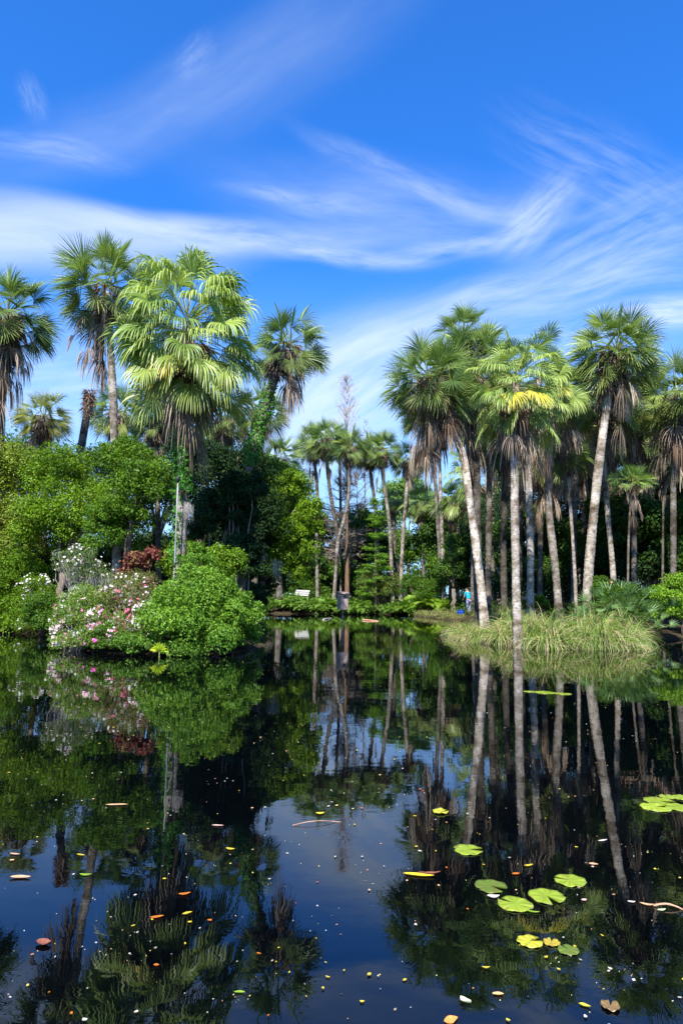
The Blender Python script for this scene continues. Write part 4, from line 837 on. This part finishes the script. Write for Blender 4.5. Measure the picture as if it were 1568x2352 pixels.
def birdbox():
    g = G(777, 1448); g[2] = 0; D = g[1]; k = D / F
    root = empty('bird_box', g, 'brown wooden nesting box on a thin pole standing in the water', 'bird box')
    zt = P(787, 1362, D)[2]; zb = P(787, 1400, D)[2]; H = zt - zb; w, d = .36, .34
    t = .022; rot = R_(32); c = Vector((P(787, 1380, D)[0] - g[0], 0, 0))
    body = bpy.data.objects.new('box', None)
    def place(name, size, lx, ly, lz, rx=0, mat=M_CEDAR, bev=.004):
        v = Matrix.Rotation(rot, 3, 'Z') @ Vector((lx, ly, 0)); return boxmesh(name, size, (c.x + v.x, c.y + v.y, lz), mat, root, (rx, 0, rot), bev)
    m = H / 2 + zb
    # front board with a round entrance hole faces right-front
    bm = bmesh.new(); R = .055; ns = 16; hc = (0, H * .28)
    outer = [(-w / 2, -H / 2), (w / 2, -H / 2), (w / 2, H / 2 - .06), (-w / 2, H / 2 - .06)]
    def perim(a):
        dx, dy = math.cos(a), math.sin(a); s = 1e9
        for (lim, dd, o) in ((w / 2, dx, hc[0]), (-w / 2, dx, hc[0]), (H / 2 - .06, dy, hc[1]), (-H / 2, dy, hc[1])):
            if abs(dd) > 1e-6 and (lim - o) / dd > 0: s = min(s, (lim - o) / dd)
        return (hc[0] + dx * s, hc[1] + dy * s)
    angs = sorted([2 * math.pi * i / ns for i in range(ns)] + [math.atan2(y - hc[1], x - hc[0]) % (2 * math.pi) for x, y in outer])
    rings = []
    for yy in (0, t):
        rings.append(([bm.verts.new((hc[0] + R * math.cos(a), yy, hc[1] + R * math.sin(a))) for a in angs], [bm.verts.new((perim(a)[0], yy, perim(a)[1])) for a in angs]))
    n = len(angs)
    for i in range(n):
        j = (i + 1) % n
        (i0, o0), (i1, o1) = rings
        bm.faces.new((i0[i], o0[i], o0[j], i0[j])); bm.faces.new((i1[j], o1[j], o1[i], i1[i])); bm.faces.new((i0[i], i0[j], i1[j], i1[i])); bm.faces.new((o0[j], o0[i], o1[i], o1[j]))
    bmesh.ops.recalc_face_normals(bm, faces=bm.faces); me = bpy.data.meshes.new('front_panel'); bm.to_mesh(me); bm.free(); me.materials.append(M_CEDAR)
    fo = bpy.data.objects.new('front_panel', me); COL.objects.link(fo); fo.parent = root
    rot_f = rot
    v = Matrix.Rotation(rot, 3, 'Z') @ Vector((0, -d / 2, 0)); fo.location = (c.x + v.x, c.y + v.y, m); fo.rotation_euler = (0, 0, rot)
    place('back_panel', (w, t, H), 0, d / 2, m); place('side_panel', (t, d - 2 * t - .01, H - .03), -w / 2 + t / 2, 0, m); place('side_panel', (t, d - 2 * t - .01, H - .03), w / 2 - t / 2, 0, m)
    place('floor_panel', (w - .05, d - .05, t), 0, 0, zb + .02)
    place('roof', (w + .07, d + .16, .03), 0, -.05, zt + .01, R_(9), M_CEDAR)
    mb = MB(); tube(mb, [g + [c.x, 0, -.5], g + [c.x, 0, .3], g + [c.x, 0, zb + .02]], [.022] * 3, 8, (1, 1, 1)); mb.build('pole', M_PIPE, root, g, True)
    mb = MB(); tube(mb, [g + [c.x, 0, zb * .55], g + [c.x, 0, zb * .55 + .1]], [.035] * 2, 8, (1, 1, 1)); mb.build('clamp', M_PIPE, root, g, True)
birdbox()
def board():
    D = 57; c = P(694, 1362, D); b = c.copy(); b[2] = ground_z(c[0], c[1])
    root = empty('bench', b, 'pale weathered plank bench back showing above the far shore ferns', 'bench')
    W_ = 1.15
    for i in range(3): boxmesh('plank', (W_, .04, .15), (.06 * (1 - i) * -1, 0, c[2] - b[2] + (i - 1) * .165), M_GREYBOARD, root, (R_(-18), R_(2), 0), .008)
    boxmesh('seat', (W_, .42, .05), (0, -.25, .5), M_GREYBOARD, root, (0, 0, 0), .008)
    for s in (-1, 1):
        boxmesh('leg', (.07, .07, c[2] - b[2] + .1), (s * (W_ / 2 - .12), .06, (c[2] - b[2]) / 2), M_GREYBOARD, root); boxmesh('leg', (.07, .07, .5), (s * (W_ / 2 - .12), -.42, .22), M_GREYBOARD, root)
board()
def log(label, a, b, r, seed, mat=M_LOG, z=.02, D=None):
    rng = np.random.default_rng(seed); p0, p1 = np.array(a, float), np.array(b, float); q = np.linspace(0, 1, 14)[:, None]; pts = p0 * (1 - q) + p1 * q
    pts[:, 2] = z + .015 * np.sin(q[:, 0] * 5); rad = r * (1 - .25 * q[:, 0]) * (1 + rng.normal(size=14) * .05); rad[-1] *= .7
    mb = MB(); tube(mb, pts, rad, 12, (1, 1, 1), .04, rng); base = pts[0].copy(); o = mb.build('log', mat, None, base); tag(o, label, 'log')
log('reddish floating log with fallen petals under the azaleas', G(246, 1488), G(306, 1496), .10, 601)
log('thin straight stick floating far out before the far shore', G(935, 1411), G(1048, 1413), .08, 602, M_GREYBOARD)
log('orange brown driftwood on the water right of the bird box', G(832, 1425), G(868, 1427), .06, 603)
log('small pale driftwood left of the bird box', G(742, 1424), G(762, 1420), .05, 604, M_GREYBOARD)
log('long thin pinkish stick floating in the blue water', G(672, 1897), G(828, 1884), .0028, 605, M_LOG, .004)
log('thin stick floating at the right edge with petals on it', G(1499, 2082), G(1600, 2093), .005, 606, M_LOG, .004)

# ------------------------------------------------------------------ people
def skinned(name, pts, edges, mat, parent, root_i=0, sub=2):
    me = bpy.data.meshes.new(name); me.from_pydata([p[0] for p in pts], edges, []); me.update()
    o = bpy.data.objects.new(name, me); COL.objects.link(o); o.parent = parent
    sk = o.modifiers.new('skin', 'SKIN'); sk.use_smooth_shade = True
    for i, p in enumerate(pts):
        r = p[1]; me.skin_vertices[0].data[i].radius = r if isinstance(r, tuple) else (r, r)
    me.skin_vertices[0].data[root_i].use_root = True
    ss = o.modifiers.new('sub', 'SUBSURF'); ss.levels = sub; ss.render_levels = sub
    me.materials.append(mat); return o
M_SKIN = flat_mat('skin', (.45, .26, .18), .6, .3, .08)
def person(label, loc, rz, shirt, trouser, hair, lean=0.12, hat=None, s=1.0, arm=.5):
    root = empty('person', loc, label, 'person'); root.rotation_euler = (0, 0, rz); root.scale = (s, s, s)
    yl = lambda z: lean * max(z - .9, 0)
    pts = []; ed = []
    def V(x, y, z, r): pts.append(((x, y, z), r)); return len(pts) - 1
    pel = V(0, 0, .95, (.15, .11)); wa = V(0, yl(1.1), 1.1, (.135, .10)); ch = V(0, yl(1.32), 1.32, (.165, .115)); sh = V(0, yl(1.43), 1.43, (.12, .085)); nk = V(0, yl(1.5), 1.51, .055)
    h0 = V(0, yl(1.56) + .01, 1.57, (.07, .08)); h1 = V(0, yl(1.64) + .02, 1.65, (.077, .095)); h2 = V(0, yl(1.72) + .01, 1.72, (.06, .075)); ns = V(0, yl(1.64) + .125, 1.625, .013)
    ed += [(pel, wa), (wa, ch), (ch, sh), (sh, nk), (nk, h0), (h0, h1), (h1, h2), (h1, ns)]
    for sx in (-1, 1):
        e_ = V(sx * .085, yl(1.64), 1.63, .014); ed.append((h1, e_))
        hp = V(sx * .095, 0, .88, .085); kn = V(sx * .11, .03 + .02 * sx, .5, .058); an = V(sx * .115, -.01 + .05 * sx, .09, .038); to = V(sx * .13, .16 + .05 * sx, .035, .036); he = V(sx * .115, -.06 + .05 * sx, .04, .036)
        ed += [(pel, hp), (hp, kn), (kn, an), (an, to), (an, he)]
        s0 = V(sx * .19, yl(1.41), 1.41, .055); el = V(sx * .25, yl(1.15) + .05 + .1 * arm, 1.14, .042); wr = V(sx * .22, yl(1.0) + .08 + .35 * arm, .95 + .12 * arm, .028); pa = V(sx * .215, yl(.95) + .10 + .42 * arm, .90 + .13 * arm, (.04, .018))
        ed += [(sh, s0), (s0, el), (el, wr), (wr, pa)]
        for f in range(4):
            dx = (f - 1.5) * .019; k1 = V(sx * .215 + dx, pts[pa][0][1] + .045, pts[pa][0][2] - .03 - .004 * (f % 2), .0095); k2 = V(sx * .213 + dx, pts[k1][0][1] + .018, pts[k1][0][2] - .035, .0085); ed += [(pa, k1), (k1, k2)]
        th = V(sx * .175, pts[pa][0][1] + .01, pts[pa][0][2] - .01, .011); t2 = V(sx * .162, pts[pa][0][1] + .035, pts[pa][0][2] - .03, .009); ed += [(pa, th), (th, t2)]
    skinned('body', pts, ed, M_SKIN, root, 0)
    P2 = [((0, 0, .93), (.175, .135)), ((0, yl(1.1), 1.1), (.165, .13)), ((0, yl(1.32), 1.32), (.19, .14)), ((0, yl(1.44), 1.44), (.125, .095)), ((0, yl(1.47), 1.475), (.08, .075))]; E2 = [(0, 1), (1, 2), (2, 3), (3, 4)]
    for sx in (-1, 1):
        n = len(P2); P2 += [((sx * .195, yl(1.40), 1.405), .078), ((sx * .235, yl(1.25) + .03 + .05 * arm, 1.24), .068)]; E2 += [(3, n), (n, n + 1)]
    skinned('shirt', P2, E2, flat_mat('shirt', shirt, .9, .1, .12), root)
    P3 = [((0, 0, .97), (.16, .125))]; E3 = []
    for sx in (-1, 1):
        n = len(P3); P3 += [((sx * .095, 0, .86), .105), ((sx * .11, .03 + .02 * sx, .5), .078), ((sx * .115, -.01 + .05 * sx, .12), .065)]; E3 += [(0, n), (n, n + 1), (n + 1, n + 2)]
    skinned('trousers', P3, E3, flat_mat('trousers', trouser, .9, .1, .15), root)
    for sx in (-1, 1): skinned('shoe', [((sx * .115, -.07 + .05 * sx, .04), .045), ((sx * .12, .04 + .05 * sx, .045), .048), ((sx * .13, .18 + .05 * sx, .03), .036)], [(0, 1), (1, 2)], flat_mat('shoe', (.06, .05, .05), .6), root)
    skinned('hair', [((0, yl(1.6) - .035, 1.60), (.07, .06)), ((0, yl(1.68) - .03, 1.68), (.088, .085)), ((0, yl(1.74) + .01, 1.735), (.08, .09))], [(0, 1), (1, 2)], flat_mat('hair', hair, .7, .3), root)
    for sx in (-1, 1): skinned('eye', [((sx * .032, yl(1.64) + .098, 1.65), .009), ((sx * .032, yl(1.64) + .106, 1.65), .007)], [(0, 1)], flat_mat('eye', (.05, .04, .04), .3), root, 0, 1)
    if hat:
        m = flat_mat('hat', hat, .9, .1); mb = MB(); c = np.array([0, yl(1.7) + .01, 1.70])
        tube(mb, [c, c + [0, 0, .012], c + [0, 0, .015], c + [0, 0, .09], c + [0, 0, .115]], [.20, .19, .105, .10, .06], 20, (1, 1, 1)); h = mb.build('hat', m, root)
    return root
zp = lambda X, Y: max(ground_z(X, Y), .1)
def at(px, D): p = P(px, 1390, D); return (p[0], D, zp(p[0], D))
person('person seen from behind in a turquoise t-shirt and light blue trousers, bending slightly forward', at(1076, 46), R_(28), (.01, .33, .48), (.30, .34, .62), (.015, .012, .01), .22)
person('person in dark clothes half hidden behind the shaded trunk', at(1090, 47.5), R_(60), (.08, .08, .09), (.04, .04, .05), (.04, .03, .02), .1)
person('person in a magenta top and white sun hat between the trunks', at(1128, 47), R_(200), (.36, .01, .22), (.06, .06, .08), (.1, .07, .05), .08, hat=(.75, .74, .72))
def bag():
    x, y, z = at(1057, 45.2); root = empty('bag', (x, y, z), 'bright blue bag on the bank beside the person in the turquoise t-shirt', 'bag')
    m = flat_mat('blue_bag', (.01, .08, .55), .5, .3, .2)
    o = boxmesh('body', (.46, .30, .30), (0, 0, .17), m, root, (0, 0, .2), .07); o2 = boxmesh('flap', (.44, .26, .05), (0, -.02, .34), m, root, (0, 0, .2), .02)
    mb = MB()
    tube(mb, [(-.16, 0, .34), (-.12, 0, .44), (0, 0, .48), (.12, 0, .44), (.16, 0, .34)], [.014] * 5, 6, (1, 1, 1)); mb.build('handle', flat_mat('strap', (.02, .03, .1), .7), root)
bag()

# ------------------------------------------------------------------ lily pads and floating leaves
def pad(label, px, py, wpx, ang, cA, cB, seed, notch=.22, curl=0.0, group=None, name='lily_pad', tilt=0.0, cat='lily pad'):
    rng = np.random.default_rng(seed); g = G(px, py); r = wpx / 2 * g[1] / F * 1.02 / math.cos(R_(0)); n = 46
    a = np.linspace(notch, 2 * np.pi - notch, n); rings = [0, .3, .6, .85, 1.0]; v = []; c = []
    bite = 1 - .16 * np.exp(-((a - rng.uniform(1, 5)) / .12) ** 2) - .10 * np.exp(-((a - rng.uniform(1, 5)) / .08) ** 2)
    lob = 1 + .03 * np.sin(a * 3 + seed) + .012 * rng.normal(size=n)
    t_ = rng.normal(size=n) * .12
    for k, f in enumerate(rings):
        rr = r * f * (lob * bite if f > .9 else 1)
        ae = a + (0 if f > 0 else 0)
        x = rr * np.cos(ae) * (1 if f else 0); y = rr * np.sin(ae)
        z = .006 + curl * r * f ** 3 * (1 + .5 * np.sin(a * 4 + seed)) + .002 * np.sin(a * 7) * f + tilt * x
        v.append(np.stack([x, y, np.broadcast_to(z, x.shape)], -1)); q = np.clip(.5 + .25 * np.sin(a * 11) * f + .5 * (f - .5) * rng.normal(size=n) * .8 + t_, 0, 1); c.append(mixc(cA, cB, q) * (.94 + .06 * f))
    v = np.stack(v); c = np.stack(c)
    rimb = rng.uniform(size=n) < .35; c[-1, rimb] = c[-1, rimb] * .5 + np.array([.16, .10, .03]) * .5
    # a few brown specks
    for _ in range(12): i_, j_ = rng.integers(1, 5), rng.integers(0, n); c[i_, j_] = (.16, .11, .03)
    m = len(rings); top = v.reshape(-1, 3); bot = top - [0, 0, .0035]
    i = np.arange(m - 1)[:, None] * n + np.arange(n - 1)[None]
    q = np.stack([i, i + n, i + n + 1, i + 1], -1).reshape(-1, 4); N_ = m * n
    e = (m - 1) * n + np.arange(n - 1); rim = np.stack([e, e + N_, e + N_ + 1, e + 1], -1)
    mb = MB(); mb.add(np.concatenate([top, bot]), np.concatenate([q, q[:, ::-1] + N_, rim]), np.concatenate([c.reshape(-1, 3)] * 2))
    o = mb.build(name, M_PAD, None); o.location = (g[0], g[1], 0); o.rotation_euler = (0, 0, ang); return tag(o, label, cat, group)
GP = ((.17, .26, .015), (.32, .40, .03)); YP = ((.30, .32, .02), (.55, .50, .04)); BP = ((.12, .08, .03), (.3, .18, .07)); DP = ((.07, .12, .012), (.15, .21, .02))
pad('green lily pad floating alone above the cluster, split on its right side', 1074, 1953, 62, -.05, *GP, 1)
pad('green lily pad farthest right in the middle cluster, split on its left', 1309, 2024, 66, 2.7, *GP, 2)
pad('largest green lily pad of the middle cluster with its split towards the camera', 1255, 2060, 76, -1.35, *GP, 3)
pad('green lily pad of the middle cluster with ragged dark scratches', 1182, 2078, 74, 2.4, *GP, 4)
pad('dull olive half sunken lily pad at the left of the middle cluster', 1126, 2037, 68, -.7, *DP, 5)
pad('yellow lily pad in the lower cluster', 1216, 2164, 54, .3, *YP, 6)
pad('small amber lily pad touching the yellow one', 1266, 2166, 35, 1.3, (.30, .24, .02), (.45, .34, .03), 7)
pad('dull green lily pad at the right end of the lower cluster', 1304, 2184, 44, 2.0, *DP, 8)
pad('small crumpled yellow lily pad up near the trunk reflections', 1011, 1866, 34, .2, *YP, 9, curl=.12)
pad('curled brown dying lily pad at the bottom right', 1401, 2314, 38, 1.2, *BP, 10, curl=.12)
pad('yellow green lily pad at the front left of the right edge cluster', 1504, 1855, 64, .15, (.22, .34, .02), (.4, .48, .04), 11)
pad('wide green lily pad behind the front one in the right edge cluster', 1512, 1841, 62, -.5, *GP, 12)
pad('small green lily pad at the back of the right edge cluster', 1531, 1831, 34, 1.6, *GP, 13)
pad('green lily pad at the front right of the right edge cluster', 1556, 1855, 56, 2.9, *GP, 14)
pad('lily pad cut by the right edge, topmost of its cluster', 1566, 1833, 42, 3.0, *GP, 15)
pad('lily pad patch lying flat far out under the islet trunks', 1250, 1591, 46, .3, *GP, 16, notch=.15)
pad('small lily pad left of the far flat one under the islet trunks', 1215, 1589, 26, 2.0, *GP, 17, notch=.15)
pad('small lily pad right of the far flat one under the islet trunks', 1292, 1594, 36, 1.0, *GP, 18, notch=.15)

def leafmesh(L, W_, seed, cA, cB, curl=.15):
    rng = np.random.default_rng(seed); n = 9; t = np.linspace(0, 1, n); w = W_ * np.sin(np.pi * t ** .85) ** .8 * (1 + rng.normal(size=n) * .06) + .0008
    x = (t - .5) * L; yb = .12 * L * np.sin(t * 3 + seed); z = .004 + curl * L * (t - .5) ** 2
    rows = [np.stack([x, yb + s * w / 2, z + abs(s) * curl * W_ * .8], -1) for s in (-1, -.5, 0, .5, 1)]
    v = np.stack(rows).reshape(-1, 3); i = np.arange(4)[:, None] * n + np.arange(n - 1)[None]
    q = np.stack([i, i + 1, i + n + 1, i + n], -1).reshape(-1, 4); c = mixc(cA, cB, np.clip(rng.normal(size=len(v)) * .25 + .5, 0, 1))
    mb = MB(); bot = v - [0, 0, .0015]; mb.add(np.concatenate([v, bot]), np.concatenate([q, q[:, ::-1] + len(v)]), np.concatenate([c, c])); return mb
ORG = ((.34, .08, .01), (.6, .2, .03)); YL = ((.36, .28, .02), (.62, .50, .06)); TAN = ((.42, .24, .12), (.7, .48, .28)); GRN = ((.15, .32, .02), (.35, .5, .05)); PAL = ((.42, .38, .32), (.62, .57, .5)); BRN = ((.12, .04, .03), (.3, .12, .08)); 
def one(label, px, py, wpx, ang, cs, seed, ar=.4, curl=.12):
    g = G(px, py); L = wpx * g[1] / F; o = leafmesh(L, L * ar, seed, *cs, curl).build('leaf', M_DRY if cs is not GRN else M_LEAF); o.location = (g[0], g[1], 0); o.rotation_euler = (0, 0, ang); tag(o, label, 'leaf'); return o
one('long yellow leaf floating left of the middle lily pads', 961, 2013, 66, .05, ((.6, .42, .02), (.8, .6, .05)), 1, .22)
one('long dark leaf lying against the long yellow one', 985, 2006, 50, .35, BRN, 2, .2)
one('pale grey leaf touching the olive half sunken pad', 1132, 2060, 28, .1, PAL, 3, .55)
one('pale green folded leaf at the bottom, standing on edge', 1069, 2303, 26, -.9, ((.5, .56, .3), (.7, .72, .5)), 4, .55, .4)
one('big orange leaf cut by the bottom edge of the photo', 1035, 2345, 34, .2, TAN if 0 else ((.6, .22, .04), (.8, .4, .12)), 5, .7, .05)
one('orange and white leaf at the bottom of the photo', 1143, 2286, 24, -.15, ((.7, .35, .04), (.9, .6, .3)), 6, .4)
one('long tan leaf floating at the left edge', 47, 2018, 44, .2, TAN, 7, .35)
one('narrow tan leaf behind the long tan one at the left edge', 35, 1963, 24, .1, TAN, 8, .3)
one('green leaf floating left on the blue reflection', 197, 2010, 26, .15, GRN, 9, .35)
one('orange leaf in the dark reflection of the huge fan palm', 424, 2054, 26, .2, ORG, 10, .38)
one('orange leaf below the upper orange one in the same reflection', 361, 2108, 28, .05, ORG, 11, .36)
one('yellow leaf with crumbs right of the two orange leaves', 430, 2100, 22, .4, YL, 12, .4)
one('small orange leaf low in the dark palm reflection', 359, 2219, 12, 0, ORG, 13, .6)
one('dark reddish crumpled leaf at the left on the blue reflection', 100, 2170, 32, .2, BRN, 14, .9, .2)
one('pale yellow leaf in the middle of the trunk reflection', 529, 1951, 20, 0, YL, 15, .5)
one('yellow leaf beside the end of the long pinkish stick', 735, 1869, 20, .2, YL, 16, .6)
one('yellow leaf above the middle lily pads', 1213, 1989, 22, .1, YL, 17, .4)
one('orange leaf between the lone pad and the middle cluster', 1184, 2009, 18, -.1, ORG, 18, .5)
one('orange brown leaf right of the middle cluster', 1362, 1987, 20, -.2, ((.5, .2, .08), (.8, .5, .3)), 19, .5)
one('pale pink leaf just right of the largest pad', 1341, 2069, 12, .8, ((.7, .4, .35), (.85, .6, .55)), 20, .7)
one('green sliver leaf beside the scratched lily pad', 1222, 2095, 30, -.05, GRN, 21, .2)
one('narrow yellow leaf below the lower cluster', 1115, 2223, 18, 0, YL, 22, .3)
one('yellow leaf under the yellow lily pad', 1253, 2200, 10, .3, YL, 23, .7)
one('bright yellow leaf to the left of the narrow one', 929, 2253, 10, .3, YL, 24, .7)
one('green leaf low in the blue water left of centre', 550, 2282, 24, -.1, GRN, 25, .3)
one('yellow green curled leaf at the bottom right beside the brown pad', 1342, 2312, 24, -.3, ((.4, .4, .03), (.6, .55, .08)), 26, .4)
one('white petal at the left end of the right edge stick', 1449, 2073, 16, .2, PAL, 27, .5)
one('pale leaf lying on the right edge stick', 1485, 2078, 30, -.2, TAN, 28, .3)
one('small green white leaf before the right edge stick', 1518, 2091, 20, 0, ((.4, .5, .25), (.6, .66, .4)), 29, .4)
one('brown leaf near the lily pads at the dark right reflection', 1383, 1932, 24, .1, PAL, 30, .3)
one('tan leaf floating in the left dark reflection', 268, 1851, 48, -.05, TAN, 31, .2)
one('pink brown leaf in the reflection of the front bush', 500, 1898, 26, .1, ((.5, .3, .25), (.7, .5, .42)), 32, .25)
one('yellow green leaf at the left edge of the tree reflection', 186, 1965, 20, 0, YL, 33, .3)
one('yellow leaf low on the right palm reflection', 1299, 2186, 9, .2, YL, 34, .6)
# small fallen leaves: individuals that nothing tells apart within a colour
rng = np.random.default_rng(700)
kinds = [(YL, 'small yellow fallen leaf floating on the pond', 'small yellow leaves on the pond', 60), (ORG, 'small orange fallen leaf floating on the pond', 'small orange leaves on the pond', 26),
         (PAL, 'small whitish petal floating on the pond', 'whitish petals on the pond', 36), (TAN, 'small tan fallen leaf floating on the pond', 'small tan leaves on the pond', 34)]
for cs, lb, gr, cnt in kinds:
    protos = [leafmesh(.03, .03 * ar, 800 + j, *cs).build('leaf', M_DRY) for j, ar in enumerate((.4, .6, .8))]
    used = [False] * 3
    for i in range(cnt):
        Y = math.exp(rng.uniform(math.log(2.35), math.log(9.5))); X = rng.uniform(-.52, .52) * Y
        if i % 5: Y = max(Y_ + rng.normal() * .12 * Y_, 2.3); X = X_ + rng.normal() * .07 * Y_
        else: X_, Y_ = X, Y
        j = int(rng.integers(0, 3))
        if used[j]: o = protos[j].copy(); COL.objects.link(o)
        else: o = protos[j]; used[j] = True
        sc = rng.uniform(.17, .56) * min(1 + Y * .12, 1.9); o.scale = (sc, sc, 1); o.location = (X, Y, 0); o.rotation_euler = (0, 0, rng.uniform(0, 6.28)); tag(o, lb, 'leaf' if cs is not PAL else 'petal', gr)
        if cs is PAL: o.name = 'petal'
# crumbs and specks nobody could count
mb = MB(); n = 1300; Y = np.exp(rng.uniform(math.log(2.2), math.log(24), n)); X = rng.uniform(-.55, .55, n) * Y
clump = rng.integers(0, 160, n); 
near = rng.uniform(size=n) < .35; cx, cy = X[clump], Y[clump]; X = np.where(near, cx + rng.normal(size=n) * .035 * cy / 3, X); Y = np.where(near, cy + rng.normal(size=n) * .05 * cy / 3, Y)
k = (land(X, Y) < -.05); X, Y = X[k], Y[k]; n = len(X); s = (.0022 + .0045 * rng.uniform(size=n) ** 4) * (1 + Y * .13); an = rng.uniform(0, 6.28, n)
c, s_ = np.cos(an), np.sin(an); z = np.full(n, .003); a = rng.uniform(.35, 1, n)
v = np.stack([np.stack([X + s * (u * c - w * a * s_), Y + s * (u * s_ + w * a * c), z + .001 * (u + w)], -1) for u, w in ((-1, 0), (0, -1), (1, 0), (0, 1))], 1).reshape(-1, 3)
pal = np.array([(.4, .36, .3), (.5, .45, .38), (.5, .42, .1), (.4, .2, .1), (.25, .2, .16)]); mb.add(v, np.arange(4 * n).reshape(-1, 4), np.repeat(pal[rng.integers(0, 5, n)], 4, 0))
tag(mb.build('floating_debris', M_DRY), 'specks of pollen and leaf crumbs on the pond', None, None, 'stuff')
